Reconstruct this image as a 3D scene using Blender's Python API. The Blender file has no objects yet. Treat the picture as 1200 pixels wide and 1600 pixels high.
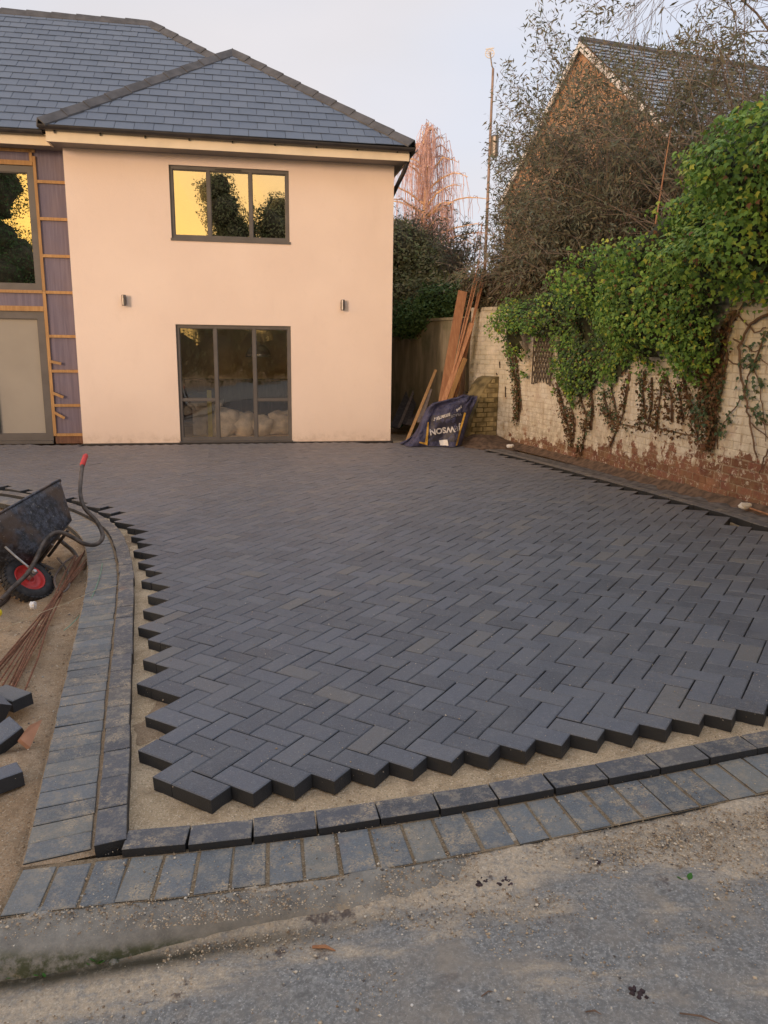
import bpy, math, random
import numpy as np
from mathutils import Vector, Matrix
random.seed(7)
rng = np.random.default_rng(7)
R = math.radians
scene = bpy.context.scene
COL = scene.collection

# ------------------------------------------------------------------ camera
FPX = 1202.0; PITCH = R(12.1); ROLL = R(0.7); CH = 1.509
cp, sp = math.cos(PITCH), math.sin(PITCH); cr, sr = math.cos(ROLL), math.sin(ROLL)
_f = np.array([0, cp, -sp]); _u = np.array([0, sp, cp]); _r = np.array([1.0, 0, 0])
_r2 = cr*_r + sr*_u; _u2 = -sr*_r + cr*_u
CAM = np.array([0, 0, CH])
cd = bpy.data.cameras.new('camera'); cam = bpy.data.objects.new('camera', cd); COL.objects.link(cam)
m = Matrix(((_r2[0], _u2[0], -_f[0], 0), (_r2[1], _u2[1], -_f[1], 0), (_r2[2], _u2[2], -_f[2], CH), (0, 0, 0, 1)))
cam.matrix_world = m
cd.sensor_fit = 'VERTICAL'; cd.sensor_height = 24; cd.sensor_width = 18
cd.lens = FPX/1600*24
cd.clip_start = 0.05; cd.clip_end = 2000
scene.camera = cam
scene.render.resolution_x = 768; scene.render.resolution_y = 1024

# ------------------------------------------------------------------ light
SUN_EL = R(7.0); SUN_AZ = R(212.0)       # azimuth clockwise from +Y: behind the camera, to its left
sdir = Vector((math.sin(SUN_AZ)*math.cos(SUN_EL), math.cos(SUN_AZ)*math.cos(SUN_EL), math.sin(SUN_EL)))
w = bpy.data.worlds.new('World'); scene.world = w; w.use_nodes = True
nt = w.node_tree; N = nt.nodes; LK = nt.links
N.clear()
out = N.new('ShaderNodeOutputWorld'); bg = N.new('ShaderNodeBackground')
sky = N.new('ShaderNodeTexSky'); sky.sky_type = 'NISHITA'; sky.sun_disc = False
sky.sun_elevation = SUN_EL; sky.sun_rotation = SUN_AZ
sky.air_density = 1.0; sky.dust_density = 2.0; sky.ozone_density = 1.0
tc = N.new('ShaderNodeTexCoord')
# thin high cloud over the whole sky, tinted by the low sun on the side where the sun is
mp = N.new('ShaderNodeMapping'); mp.inputs['Scale'].default_value = (1.2, 1.2, 3.2)
nz = N.new('ShaderNodeTexNoise'); nz.inputs['Scale'].default_value = 1.7; nz.inputs['Detail'].default_value = 4; nz.inputs['Roughness'].default_value = 0.5
LK.new(tc.outputs['Generated'], mp.inputs['Vector']); LK.new(mp.outputs['Vector'], nz.inputs['Vector'])
cr1 = N.new('ShaderNodeMapRange'); cr1.inputs['From Min'].default_value = 0.38; cr1.inputs['From Max'].default_value = 0.66
cr1.inputs['To Min'].default_value = 0.86; cr1.inputs['To Max'].default_value = 0.96
LK.new(nz.outputs['Fac'], cr1.inputs['Value'])
dot = N.new('ShaderNodeVectorMath'); dot.operation = 'DOT_PRODUCT'
dot.inputs[1].default_value = (math.sin(SUN_AZ), math.cos(SUN_AZ), 0.0)
LK.new(tc.outputs['Generated'], dot.inputs[0])
side = N.new('ShaderNodeMapRange'); side.interpolation_type = 'SMOOTHSTEP'
side.inputs['From Min'].default_value = 0.25; side.inputs['From Max'].default_value = 1.0
LK.new(dot.outputs['Value'], side.inputs['Value'])
cc = N.new('ShaderNodeMix'); cc.data_type = 'RGBA'
cc.inputs['A'].default_value = (5.5, 5.55, 6.25, 1); cc.inputs['B'].default_value = (20.5, 11.6, 1.9, 1)
sep = N.new('ShaderNodeSeparateXYZ'); LK.new(tc.outputs['Generated'], sep.inputs[0])
lowk = N.new('ShaderNodeMapRange'); lowk.interpolation_type = 'SMOOTHSTEP'; lowk.inputs['From Min'].default_value = 0.10; lowk.inputs['From Max'].default_value = 0.62
lowk.inputs['To Min'].default_value = 1.0; lowk.inputs['To Max'].default_value = 0.0; LK.new(sep.outputs['Z'], lowk.inputs['Value'])
glow = N.new('ShaderNodeMath'); glow.operation = 'MULTIPLY'; LK.new(side.outputs['Result'], glow.inputs[0])
n2 = N.new('ShaderNodeTexNoise'); n2.inputs['Scale'].default_value = 1.15; n2.inputs['Detail'].default_value = 3
m2 = N.new('ShaderNodeMapping'); m2.inputs['Location'].default_value = (3.3, 1.7, .4); m2.inputs['Scale'].default_value = (1, 1, 2.0); LK.new(tc.outputs['Generated'], m2.inputs['Vector']); LK.new(m2.outputs['Vector'], n2.inputs['Vector'])
r2 = N.new('ShaderNodeValToRGB'); r2.color_ramp.elements[0].position = .40; r2.color_ramp.elements[0].color = (5.3, 5.7, 6.75, 1); r2.color_ramp.elements[1].position = .62; r2.color_ramp.elements[1].color = (6.0, 5.7, 5.85, 1)
LK.new(n2.outputs['Fac'], r2.inputs['Fac']); LK.new(r2.outputs['Color'], cc.inputs['A']); LK.new(lowk.outputs['Result'], glow.inputs[1])
LK.new(glow.outputs[0], cc.inputs['Factor'])
mx = N.new('ShaderNodeMix'); mx.data_type = 'RGBA'
LK.new(cr1.outputs['Result'], mx.inputs['Factor']); LK.new(sky.outputs['Color'], mx.inputs['A']); LK.new(cc.outputs['Result'], mx.inputs['B'])
LK.new(mx.outputs['Result'], bg.inputs['Color']); bg.inputs['Strength'].default_value = 0.1
LK.new(bg.outputs[0], out.inputs[0])
sl = bpy.data.lights.new('sun', 'SUN'); sl.energy = 1.16; sl.angle = R(12); sl.color = (1.0, 0.74, 0.60)
so = bpy.data.objects.new('sun', sl); COL.objects.link(so)
so.rotation_euler = (-sdir).to_track_quat('-Z', 'Y').to_euler()
so.location = (-10, -20, 8)
scene.view_settings.view_transform = 'Standard'; scene.view_settings.look = 'None'
scene.view_settings.exposure = 0.55; scene.view_settings.gamma = 1.0
scene.view_settings.use_curve_mapping = False

# ------------------------------------------------------------------ surveying helpers
def sstep(a, b, x):
    t = min(1.0, max(0.0, (x-a)/(b-a))); return t*t*(3-2*t)
def T(x, y):
    """finished level of the paving: cross fall near the road, level at the house"""
    x = max(-8.0, min(6.0, x)); yy = max(-1.0, y)
    k = 1-sstep(5.5, 12, yy)
    return .0577*x*k + .0075*(min(yy, 6)-3)*(1-sstep(6, 12, yy))
def ray(px, py): return (px-600)/FPX*_r2 + (800-py)/FPX*_u2 + _f
def G(px, py, dz=0.0):
    d = ray(px, py); P = CAM + d*(dz-CH)/d[2]
    for i in range(40):
        t = (T(P[0], P[1])+dz-CH)/d[2]; P = .5*P + .5*(CAM+d*t)
    return P
def at(px, py, Y):
    d = ray(px, py); return CAM + d*Y/d[1]
def proj(P):
    D = np.asarray(P)-CAM; z = D@_f
    return 600+FPX*(D@_r2)/z, 800-FPX*(D@_u2)/z

# ------------------------------------------------------------------ mesh helpers
class MB:
    def __init__(s): s.v = []; s.f = []
    def add(s, vs, fs):
        b = len(s.v); s.v.extend([tuple(map(float, p)) for p in vs]); s.f.extend([tuple(i+b for i in q) for q in fs]); return s
    def box(s, c, size, M=None):
        hx, hy, hz = size[0]/2, size[1]/2, size[2]/2
        vs = [Vector((x, y, z)) for x in (-hx, hx) for y in (-hy, hy) for z in (-hz, hz)]
        if M is not None: vs = [M @ p for p in vs]
        c = Vector(c); vs = [p+c for p in vs]
        return s.add(vs, [(0, 1, 3, 2), (4, 6, 7, 5), (0, 4, 5, 1), (2, 3, 7, 6), (0, 2, 6, 4), (1, 5, 7, 3)])
    def prism(s, poly, d):
        """poly: list of 3-D points, extruded by vector d"""
        n = len(poly); d = Vector(d); a = [Vector(p) for p in poly]
        return s.add(a+[p+d for p in a], [tuple(range(n))[::-1], tuple(range(n, 2*n))]+[(i, (i+1) % n, n+(i+1) % n, n+i) for i in range(n)])
    def tube(s, path, r, n=8, caps=True):
        P = [Vector(p) for p in path]; m_ = len(P)
        rr = r if isinstance(r, (list, tuple)) else [r]*m_
        vs = []; pn = None
        for i in range(m_):
            t = (P[min(i+1, m_-1)]-P[max(i-1, 0)])
            if t.length < 1e-9: t = Vector((0, 0, 1))
            t.normalize()
            if pn is None:
                a = Vector((0, 0, 1)) if abs(t.z) < .9 else Vector((1, 0, 0)); pn = t.cross(a).normalized()
            else:
                pn = (pn - t*pn.dot(t)); pn = pn.normalized() if pn.length > 1e-6 else t.orthogonal().normalized()
            b = t.cross(pn)
            for k in range(n):
                a = 2*math.pi*k/n; vs.append(P[i]+(pn*math.cos(a)+b*math.sin(a))*rr[i])
        fs = [(i*n+k, i*n+(k+1) % n, (i+1)*n+(k+1) % n, (i+1)*n+k) for i in range(m_-1) for k in range(n)]
        if caps and n > 2: fs += [tuple(range(n))[::-1], tuple(range((m_-1)*n, m_*n))]
        return s.add(vs, fs)
    def lathe(s, prof, c, M=None, n=24):
        """prof: (r, h) pairs round local Z"""
        vs = []
        for r_, h_ in prof:
            for k in range(n):
                a = 2*math.pi*k/n; p = Vector((r_*math.cos(a), r_*math.sin(a), h_)); p = M @ p if M is not None else p; vs.append(p+Vector(c))
        return s.add(vs, [(i*n+k, i*n+(k+1) % n, (i+1)*n+(k+1) % n, (i+1)*n+k) for i in range(len(prof)-1) for k in range(n)])
    def mesh(s, name, off=(0, 0, 0), smooth=False):
        me = bpy.data.meshes.new(name)
        o = off; me.from_pydata([(p[0]-o[0], p[1]-o[1], p[2]-o[2]) for p in s.v], [], s.f)
        if smooth: me.polygons.foreach_set('use_smooth', [True]*len(me.polygons))
        me.update(); return me

def wloc(o):
    return Vector(o.location) + (wloc(o.parent) if o.parent else Vector((0, 0, 0)))
def obj(name, mb, mat, parent=None, smooth=False, kind=None, loc=None):
    if loc is None: loc = wloc(parent) if parent else Vector((0, 0, 0))
    loc = Vector(loc)
    me = mb.mesh(name, loc, smooth) if isinstance(mb, MB) else mb
    if mat and not me.materials: me.materials.append(mat)
    o = bpy.data.objects.new(name, me); COL.objects.link(o)
    if parent: o.parent = parent; o.location = loc-wloc(parent)
    else: o.location = loc
    if kind: o['kind'] = kind
    return o
def inst(name, me, M, parent=None):
    """object sharing mesh data, placed by a world matrix"""
    o = bpy.data.objects.new(name, me); COL.objects.link(o)
    if parent: o.parent = parent; M = Matrix.Translation(-wloc(parent)) @ M
    o.matrix_local = M
    return o
def tag(o, label, cat, group=None):
    o['label'] = label; o['category'] = cat
    if group: o['group'] = group
    return o
def thing(name, loc, label, cat, group=None):
    o = bpy.data.objects.new(name, None); COL.objects.link(o); o.location = Vector(loc); o.empty_display_size = .1
    return tag(o, label, cat, group)
def npmesh(name, V, F, smooth=False):
    """V (n,3) array, F (m,k) array of equal-sized faces"""
    me = bpy.data.meshes.new(name); m_, k = F.shape
    me.vertices.add(len(V)); me.vertices.foreach_set('co', V.astype(np.float32).ravel())
    me.loops.add(m_*k); me.loops.foreach_set('vertex_index', F.astype(np.int32).ravel())
    me.polygons.add(m_); me.polygons.foreach_set('loop_start', np.arange(0, m_*k, k, dtype=np.int32))
    try: me.polygons.foreach_set('loop_total', np.full(m_, k, dtype=np.int32))
    except Exception: pass
    if smooth: me.polygons.foreach_set('use_smooth', np.ones(m_, dtype=bool))
    me.update(calc_edges=True); me.validate(); return me
def vnoise(x, y, z=0.0, seed=0):
    """smooth value noise for numpy arrays, 0..1"""
    x = np.asarray(x, float); y = np.asarray(y, float); z = np.asarray(z, float)+np.zeros_like(x)
    xi, yi, zi = np.floor(x), np.floor(y), np.floor(z); fx, fy, fz = x-xi, y-yi, z-zi
    fx, fy, fz = [t*t*(3-2*t) for t in (fx, fy, fz)]
    def h(a, b, c):
        v = np.sin(a*127.1+b*311.7+c*74.7+seed*19.19)*43758.5453; return v-np.floor(v)
    r = 0
    for a in (0, 1):
        for b in (0, 1):
            for c in (0, 1):
                r = r + h(xi+a, yi+b, zi+c)*(fx if a else 1-fx)*(fy if b else 1-fy)*(fz if c else 1-fz)
    return r

# ------------------------------------------------------------------ materials
def newmat(name):
    m_ = bpy.data.materials.new(name); m_.use_nodes = True; t = m_.node_tree
    b = t.nodes['Principled BSDF']; return m_, t, b
def nd(t, ty, **kw):
    n = t.nodes.new(ty)
    for k, v in kw.items():
        if k in n.inputs: n.inputs[k].default_value = v
        else: setattr(n, k, v)
    return n
def ramp(t, stops, src):
    r = t.nodes.new('ShaderNodeValToRGB'); e = r.color_ramp.elements
    while len(e) < len(stops): e.new(0.5)
    for i, (p, c) in enumerate(stops):
        e[i].position = p; e[i].color = (*c, 1) if len(c) == 3 else c
    t.links.new(src, r.inputs['Fac']); return r.outputs['Color']
def noise(t, scale, detail=3, rough=.5, vec=None, stretch=None):
    n = nd(t, 'ShaderNodeTexNoise', Scale=scale, Detail=detail, Roughness=rough)
    if vec is None:
        g = t.nodes.new('ShaderNodeNewGeometry'); vec = g.outputs['Position']
    if stretch:
        mp_ = nd(t, 'ShaderNodeMapping'); mp_.inputs['Scale'].default_value = stretch; t.links.new(vec, mp_.inputs['Vector']); vec = mp_.outputs['Vector']
    t.links.new(vec, n.inputs['Vector']); return n.outputs['Fac']
def mixc(t, fac, a, b, mode='MIX'):
    n = t.nodes.new('ShaderNodeMix'); n.data_type = 'RGBA'; n.blend_type = mode
    for k, v in (('Factor', fac), ('A', a), ('B', b)):
        if isinstance(v, (int, float)): n.inputs[k].default_value = v
        elif isinstance(v, tuple): n.inputs[k].default_value = (*v, 1)
        else: t.links.new(v, n.inputs[k])
    return n.outputs['Result']
def mrange(t, src, a, b, c=0.0, d=1.0, smooth=True):
    n = nd(t, 'ShaderNodeMapRange'); n.interpolation_type = 'SMOOTHSTEP' if smooth else 'LINEAR'
    n.inputs['From Min'].default_value = a; n.inputs['From Max'].default_value = b; n.inputs['To Min'].default_value = c; n.inputs['To Max'].default_value = d
    t.links.new(src, n.inputs['Value']); return n.outputs['Result']
def math_(t, op, a, b=0.0, clamp=False):
    n = t.nodes.new('ShaderNodeMath'); n.operation = op; n.use_clamp = clamp
    for i, v in enumerate((a, b)):
        if isinstance(v, (int, float)): n.inputs[i].default_value = v
        else: t.links.new(v, n.inputs[i])
    return n.outputs[0]
def bump(t, b, h, strength=.3, dist=.01):
    n = nd(t, 'ShaderNodeBump', Strength=strength, Distance=dist); t.links.new(h, n.inputs['Height']); t.links.new(n.outputs[0], b.inputs['Normal'])
def rnd(t):
    """one random value per piece, whether it is an object or an island of a joined mesh"""
    o = t.nodes.new('ShaderNodeObjectInfo').outputs['Random']; g = t.nodes.new('ShaderNodeNewGeometry').outputs['Random Per Island']
    return math_(t, 'FRACT', math_(t, 'ADD', o, g))
def plain(name, col, rough=.6, var=.15, scale=8, metal=0.0, bmp=.15, spec=None, bscale=60):
    m_, t, b = newmat(name)
    c = mixc(t, mrange(t, noise(t, scale, 4), .3, .7), tuple(x*(1-var) for x in col), tuple(min(1, x*(1+var)) for x in col))
    t.links.new(c, b.inputs['Base Color']); b.inputs['Roughness'].default_value = rough; b.inputs['Metallic'].default_value = metal
    if spec is not None: b.inputs['Specular IOR Level'].default_value = spec
    if bmp: bump(t, b, noise(t, bscale, 3), bmp, .004)
    return m_

def block_mat(name, base, sandy=0.0):
    m_, t, b = newmat(name)
    r = rnd(t)
    tone = ramp(t, [(0.0, tuple(x*.70 for x in base)), (.3, tuple(x*.88 for x in base)), (.6, base), (.86, tuple(x*1.22 for x in base)), (.95, (base[0]*1.5, base[1]*1.3, base[2]*1.02))], r)
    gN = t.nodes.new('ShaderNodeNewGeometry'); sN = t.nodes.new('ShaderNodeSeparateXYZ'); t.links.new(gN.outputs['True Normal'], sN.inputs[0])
    face = mrange(t, sN.outputs['Z'], .2, .55)          # top-face mask; sides are coloured darker to stand for shade
    n1 = noise(t, 5.0, 5, .65); c = mixc(t, mrange(t, n1, .35, .75), tone, (base[0]*1.9, base[1]*1.7, base[2]*1.4)); 
    c = mixc(t, .5, tone, c)
    gP = t.nodes.new('ShaderNodeNewGeometry'); sP = t.nodes.new('ShaderNodeSeparateXYZ'); t.links.new(gP.outputs['Position'], sP.inputs[0])
    far_tan = math_(t, 'MULTIPLY', mrange(t, sP.outputs['Y'], 4.0, 11.0, .0, .60), mrange(t, noise(t, .9, 4, .6), .2, .7, .55, 1.0)); c = mixc(t, far_tan, c, (.25, .20, .17))      # browner and paler towards the house
    fine = noise(t, 190, 3, .75); c = mixc(t, mrange(t, fine, .45, .68, .0, .5), c, (base[0]*2.2, base[1]*2.2, base[2]*2.1))
    n2 = noise(t, 1.1, 4, .6); n3 = noise(t, 60, 3, .7)
    dust = math_(t, 'MULTIPLY', mrange(t, n2, .5, .72), mrange(t, n3, .45, .75))
    c = mixc(t, math_(t, 'MULTIPLY', dust, .35+.5*sandy), c, (.36, .29, .21))
    scf = math_(t, 'MULTIPLY', mrange(t, noise(t, 34, 6, .8), .50, .72), mrange(t, noise(t, 4.3, 4, .6), .35, .65)); c = mixc(t, math_(t, 'MULTIPLY', scf, .42), c, (.30, .29, .29))
    c = mixc(t, mrange(t, noise(t, 80, 3, .8), .66, .70, 0, .7), c, (.50, .46, .40)); c = mixc(t, mrange(t, noise(t, 75, 3, .8), .60, .75, 0, .5), c, tuple(x*.35 for x in base))
    if sandy:
        n4 = noise(t, 9, 5, .7); c = mixc(t, math_(t, 'MULTIPLY', mrange(t, n4, .50, .64), mrange(t, noise(t, 150, 3, .7), .4, .62)), c, (.46, .37, .25)); c = mixc(t, math_(t, 'MULTIPLY', mrange(t, noise(t, 22, 6, .85), .50, .58), .6), c, (.30, .27, .22))
        c = mixc(t, math_(t, 'MULTIPLY', mrange(t, noise(t, 3.1, 3, .5), .66, .74), .5), c, (.30, .17, .11))
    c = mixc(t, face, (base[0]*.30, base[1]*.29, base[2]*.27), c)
    t.links.new(c, b.inputs['Base Color'])
    t.links.new(mrange(t, n1, .3, .7, .48, .68), b.inputs['Roughness']); b.inputs['Specular IOR Level'].default_value = .5
    h = math_(t, 'ADD', math_(t, 'MULTIPLY', fine, .6), noise(t, 160, 3, .6)); bump(t, b, h, .6, .004)
    return m_
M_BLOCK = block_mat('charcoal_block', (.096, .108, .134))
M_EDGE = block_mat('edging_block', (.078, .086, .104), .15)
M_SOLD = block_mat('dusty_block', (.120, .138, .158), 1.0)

def sand_mat(name, dark=1.0, warm=1.0):
    m_, t, b = newmat(name)
    n1 = noise(t, 2.5, 4, .6); n2 = noise(t, 150, 3, .8)
    c = mixc(t, mrange(t, n1, .3, .7), (.42*dark*warm, .31*dark, .19*dark), (.54*dark*warm, .42*dark, .28*dark))
    c = mixc(t, mrange(t, n2, .52, .70), c, (.80*dark, .70*dark, .54*dark)); c = mixc(t, mrange(t, noise(t, 120, 3, .8), .56, .64, 0, .75), c, (.20*dark, .145*dark, .09*dark)); c = mixc(t, mrange(t, noise(t, 60, 4, .8), .52, .68, 0, .4), c, (.30*dark, .23*dark, .15*dark))
    c = mixc(t, mrange(t, noise(t, 11, 6, .75), .50, .66, 0, .55), c, (.27*dark, .19*dark, .12*dark))
    t.links.new(c, b.inputs['Base Color']); b.inputs['Roughness'].default_value = .95; b.inputs['Specular IOR Level'].default_value = .1
    bump(t, b, math_(t, 'ADD', n2, math_(t, 'MULTIPLY', noise(t, 35, 4, .6), 2)), .9, .009)
    return m_
M_SAND = sand_mat('sharp_sand', 1.34)
M_SOIL = sand_mat('sandy_soil', .85, 1.06)

# tarmac with sand trodden and washed over it
M_ROAD, t, b = newmat('worn_tarmac')
n_f = noise(t, 150, 3, .8); n_m = noise(t, 75, 4, .75)
tar = mixc(t, mrange(t, n_m, .42, .60), (.21, .213, .208), (.33, .332, .322)); tar = mixc(t, mrange(t, n_f, .58, .68), tar, (.58, .57, .55))
tar = mixc(t, mrange(t, noise(t, 6, 5, .7), .42, .66, 0, .6), tar, (.32, .29, .25)); tar = mixc(t, mrange(t, noise(t, 13, 5, .75), .55, .68, 0, .6), tar, (.15, .15, .145)); tar = mixc(t, mrange(t, noise(t, 3.3, 5, .7), .52, .64, 0, .45), tar, (.38, .33, .265))
g = t.nodes.new('ShaderNodeNewGeometry'); sx = t.nodes.new('ShaderNodeSeparateXYZ'); t.links.new(g.outputs['Position'], sx.inputs[0])
yy = math_(t, 'SUBTRACT', sx.outputs['Y'], math_(t, 'MULTIPLY', sx.outputs['X'], .28))
near = mrange(t, yy, 1.60, 2.02)      # how close to the edging: more sand there
streak = noise(t, 2.2, 6, .68, stretch=(1.0, 3.2, 1.0)); rgt = mrange(t, sx.outputs['X'], -1.2, 1.4, .0, .10)
sf = math_(t, 'ADD', math_(t, 'ADD', math_(t, 'MULTIPLY', near, .26), streak), rgt)
sm = math_(t, 'MULTIPLY', mrange(t, sf, .60, .80), mrange(t, noise(t, 45, 5, .75), .25, .58), clamp=True)
snd = mixc(t, mrange(t, n_f, .45, .65), (.54, .44, .32), (.76, .66, .51)); snd = mixc(t, mrange(t, n_m, .54, .66, 0, .75), snd, (.22, .165, .12))
c = mixc(t, math_(t, 'MULTIPLY', sm, .96), tar, snd)
ga = t.nodes.new('ShaderNodeAttribute'); ga.attribute_name = 'gutter'
c = mixc(t, math_(t, 'MULTIPLY', ga.outputs['Fac'], mrange(t, noise(t, 25, 4, .7), .25, .5, .6, 1)), c, (.055, .048, .03))
mossm = math_(t, 'MULTIPLY', mrange(t, noise(t, 7, 5, .7), .60, .68), mrange(t, yy, 1.5, 1.75)); c = mixc(t, math_(t, 'MULTIPLY', mossm, .8), c, (.075, .055, .055))
t.links.new(c, b.inputs['Base Color']); b.inputs['Roughness'].default_value = .85; b.inputs['Specular IOR Level'].default_value = .3
bump(t, b, math_(t, 'ADD', n_f, n_m), .7, .007)

M_KERB, t, b = newmat('old_concrete')
n1 = noise(t, 14, 5, .7); c = mixc(t, mrange(t, n1, .3, .7), (.19, .18, .16), (.31, .29, .25))
c = mixc(t, mrange(t, noise(t, 200, 3, .7), .55, .8, 0, .6), c, (.46, .42, .35)); c = mixc(t, mrange(t, noise(t, 8, 5, .75), .56, .70, 0, .8), c, (.42, .33, .22))
g = t.nodes.new('ShaderNodeNewGeometry'); sx = t.nodes.new('ShaderNodeSeparateXYZ'); t.links.new(g.outputs['Position'], sx.inputs[0])
low = math_(t, 'MULTIPLY', math_(t, 'MULTIPLY', mrange(t, sx.outputs['Z'], -.145, -.115, 1, 0), mrange(t, sx.outputs['X'], -.25, -.6)), mrange(t, noise(t, 30, 4, .7), .35, .6)); c = mixc(t, math_(t, 'MULTIPLY', low, .9), c, (.055, .065, .022))
t.links.new(c, b.inputs['Base Color']); b.inputs['Roughness'].default_value = .9; bump(t, b, noise(t, 120, 4, .7), .5, .006)

# smooth cream-pink render coat
M_REND, t, b = newmat('smooth_render')
c = mixc(t, mrange(t, noise(t, .8, 4, .5), .3, .7), (.81, .66, .555), (.86, .71, .60)); c = mixc(t, mrange(t, noise(t, 5, 5, .7), .55, .8, 0, .25), c, (.74, .60, .49))
g = t.nodes.new('ShaderNodeNewGeometry'); sx = t.nodes.new('ShaderNodeSeparateXYZ'); t.links.new(g.outputs['Position'], sx.inputs[0])
spl = math_(t, 'MULTIPLY', mrange(t, sx.outputs['Z'], .02, .22, 1, 0), mrange(t, noise(t, 9, 5, .7), .35, .8)); c = mixc(t, math_(t, 'MULTIPLY', spl, .65), c, (.50, .38, .29)); c = mixc(t, mrange(t, noise(t, 1.9, 6, .7, stretch=(1, 1, .35)), .55, .75, 0, .22), c, (.70, .56, .46))
t.links.new(c, b.inputs['Base Color']); b.inputs['Roughness'].default_value = .85; b.inputs['Specular IOR Level'].default_value = .25
bump(t, b, math_(t, 'ADD', noise(t, 4, 5, .7), math_(t, 'MULTIPLY', noise(t, 90, 4, .7), .35)), .4, .014)

M_FASC = plain('cream_fascia', (.78, .66, .48), .45, .06, 3, bmp=.05)
M_SOFF = plain('grey_soffit', (.20, .18, .17), .6, .1, 3, bmp=.05)
M_BLACK = plain('black_plastic', (.035, .032, .033), .38, .2, 6, bmp=.05)
M_FRAME = plain('grey_aluminium', (.115, .105, .10), .42, .1, 5, bmp=.05)
M_LEAD = plain('ridge_clay', (.085, .086, .092), .7, .25, 6)
# slates
M_SLATE, t, b = newmat('blue_grey_slate')
r = rnd(t); c = ramp(t, [(0, (.090, .122, .178)), (.5, (.105, .14, .20)), (1, (.12, .155, .215))], r)
c = mixc(t, mrange(t, noise(t, 18, 5, .7, stretch=(1, 1, .4)), .4, .8, 0, .4), c, (.14, .165, .22))
t.links.new(c, b.inputs['Base Color']); b.inputs['Roughness'].default_value = .5; bump(t, b, noise(t, 60, 4, .6), .3, .004)
M_UNDER = plain('roof_felt', (.03, .03, .035), .9, .1, 3, bmp=0)
def wood(name, a, b_, sc=3.0, axis=(1, 1, .12)):
    m_, t, b = newmat(name)
    r = rnd(t); n = noise(t, 30*sc/3, 4, .6, stretch=axis); c = mixc(t, mrange(t, n, .35, .7), a, b_)
    c = mixc(t, mrange(t, r, 0, 1, 0, .35, False), c, tuple(x*.6 for x in a)); c = mixc(t, mrange(t, noise(t, 4, 4, .7), .55, .8, 0, .4), c, tuple(x*.5 for x in a))
    t.links.new(c, b.inputs['Base Color']); b.inputs['Roughness'].default_value = .75; bump(t, b, n, .2, .002); return m_
M_BATT = wood('new_batten_wood', (.40, .22, .085), (.52, .31, .13))
M_PLANK = wood('orange_plank_wood', (.36, .165, .08), (.50, .26, .13))
M_OLDW = wood('grey_old_wood', (.13, .10, .085), (.22, .175, .145))
M_DARKW = wood('dark_stained_board', (.05, .042, .042), (.10, .085, .08))
M_CANE = wood('reddish_cane', (.34, .15, .08), (.50, .27, .15))
# breather membrane
M_MEMB, t, b = newmat('purple_breather_membrane')
n = noise(t, 26, 4, .6, stretch=(1, 1, .05)); c = mixc(t, mrange(t, n, .35, .7), (.125, .105, .15), (.185, .155, .205)); c = mixc(t, mrange(t, noise(t, 4, 3, .5), .4, .8, 0, .4), c, (.18, .13, .14))
t.links.new(c, b.inputs['Base Color']); b.inputs['Roughness'].default_value = .6; bump(t, b, n, .5, .006)
# double glazing: partly mirror, partly clear
def glass(name, refl, tint=(.75, .75, .72)):
    m_ = bpy.data.materials.new(name); m_.use_nodes = True; t = m_.node_tree; t.nodes.clear()
    o = t.nodes.new('ShaderNodeOutputMaterial'); g_ = t.nodes.new('ShaderNodeBsdfGlossy'); g_.inputs['Roughness'].default_value = .006
    g_.inputs['Color'].default_value = (.95, .92, .86, 1)
    tr = t.nodes.new('ShaderNodeBsdfTransparent'); tr.inputs['Color'].default_value = (*tint, 1)
    lw = nd(t, 'ShaderNodeLayerWeight', Blend=.35); f = math_(t, 'ADD', math_(t, 'MULTIPLY', lw.outputs['Fresnel'], .6), refl, clamp=True)
    mx_ = t.nodes.new('ShaderNodeMixShader'); t.links.new(f, mx_.inputs[0]); t.links.new(tr.outputs[0], mx_.inputs[1]); t.links.new(g_.outputs[0], mx_.inputs[2])
    bm_ = nd(t, 'ShaderNodeBump', Strength=.04, Distance=.02); t.links.new(noise(t, 2.2, 1, .4), bm_.inputs['Height']); t.links.new(bm_.outputs[0], g_.inputs['Normal'])
    t.links.new(mx_.outputs[0], o.inputs[0]); return m_
M_GLASS = glass('coated_window_glass', .46, (.55, .55, .52))
M_GLASSLOW = glass('clear_window_glass', .13, (1, .985, .96))
M_FROST = plain('pale_covered_glazing', (.33, .30, .255), .35, .08, 1.2, bmp=.03)
M_ROOM = plain('room_plaster', (.84, .70, .54), .9, .15, 1.5)
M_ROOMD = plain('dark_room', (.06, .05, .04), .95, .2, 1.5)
M_SACK = plain('sack_cloth', (.75, .68, .58), .8, .2, 9)
M_DUST = plain('dust_sheet', (.66, .62, .58), .85, .2, 6)
M_LAMPSH = plain('pewter_shade', (.55, .57, .62), .25, .1, 4, metal=.8, bmp=0)
M_WHITE = plain('white_plastic', (.75, .72, .68), .5, .05, 4, bmp=.02)
M_YELLOW = plain('yellow_strap_webbing', (.62, .36, .06), .7, .15, 30)
M_RED = plain('red_paint', (.55, .035, .03), .4, .2, 14)
M_REDR = plain('red_rubber', (.60, .05, .045), .6, .1, 20)
M_STEEL = plain('brushed_steel', (.20, .18, .165), .35, .15, 20, metal=.7)
M_GALV = plain('galvanised_steel', (.55, .54, .52), .4, .15, 25, metal=.6)
M_BRBLK, t, b = newmat('scuffed_black_steel')
n = noise(t, 22, 6, .75); c = mixc(t, mrange(t, n, .42, .62), (.022, .024, .030), (.085, .095, .125)); c = mixc(t, mrange(t, noise(t, 50, 4, .7), .60, .72, 0, .8), c, (.24, .22, .20))
c = mixc(t, mrange(t, noise(t, 3.5, 4, .6), .50, .66, 0, .85), c, (.10, .065, .045))
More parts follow.
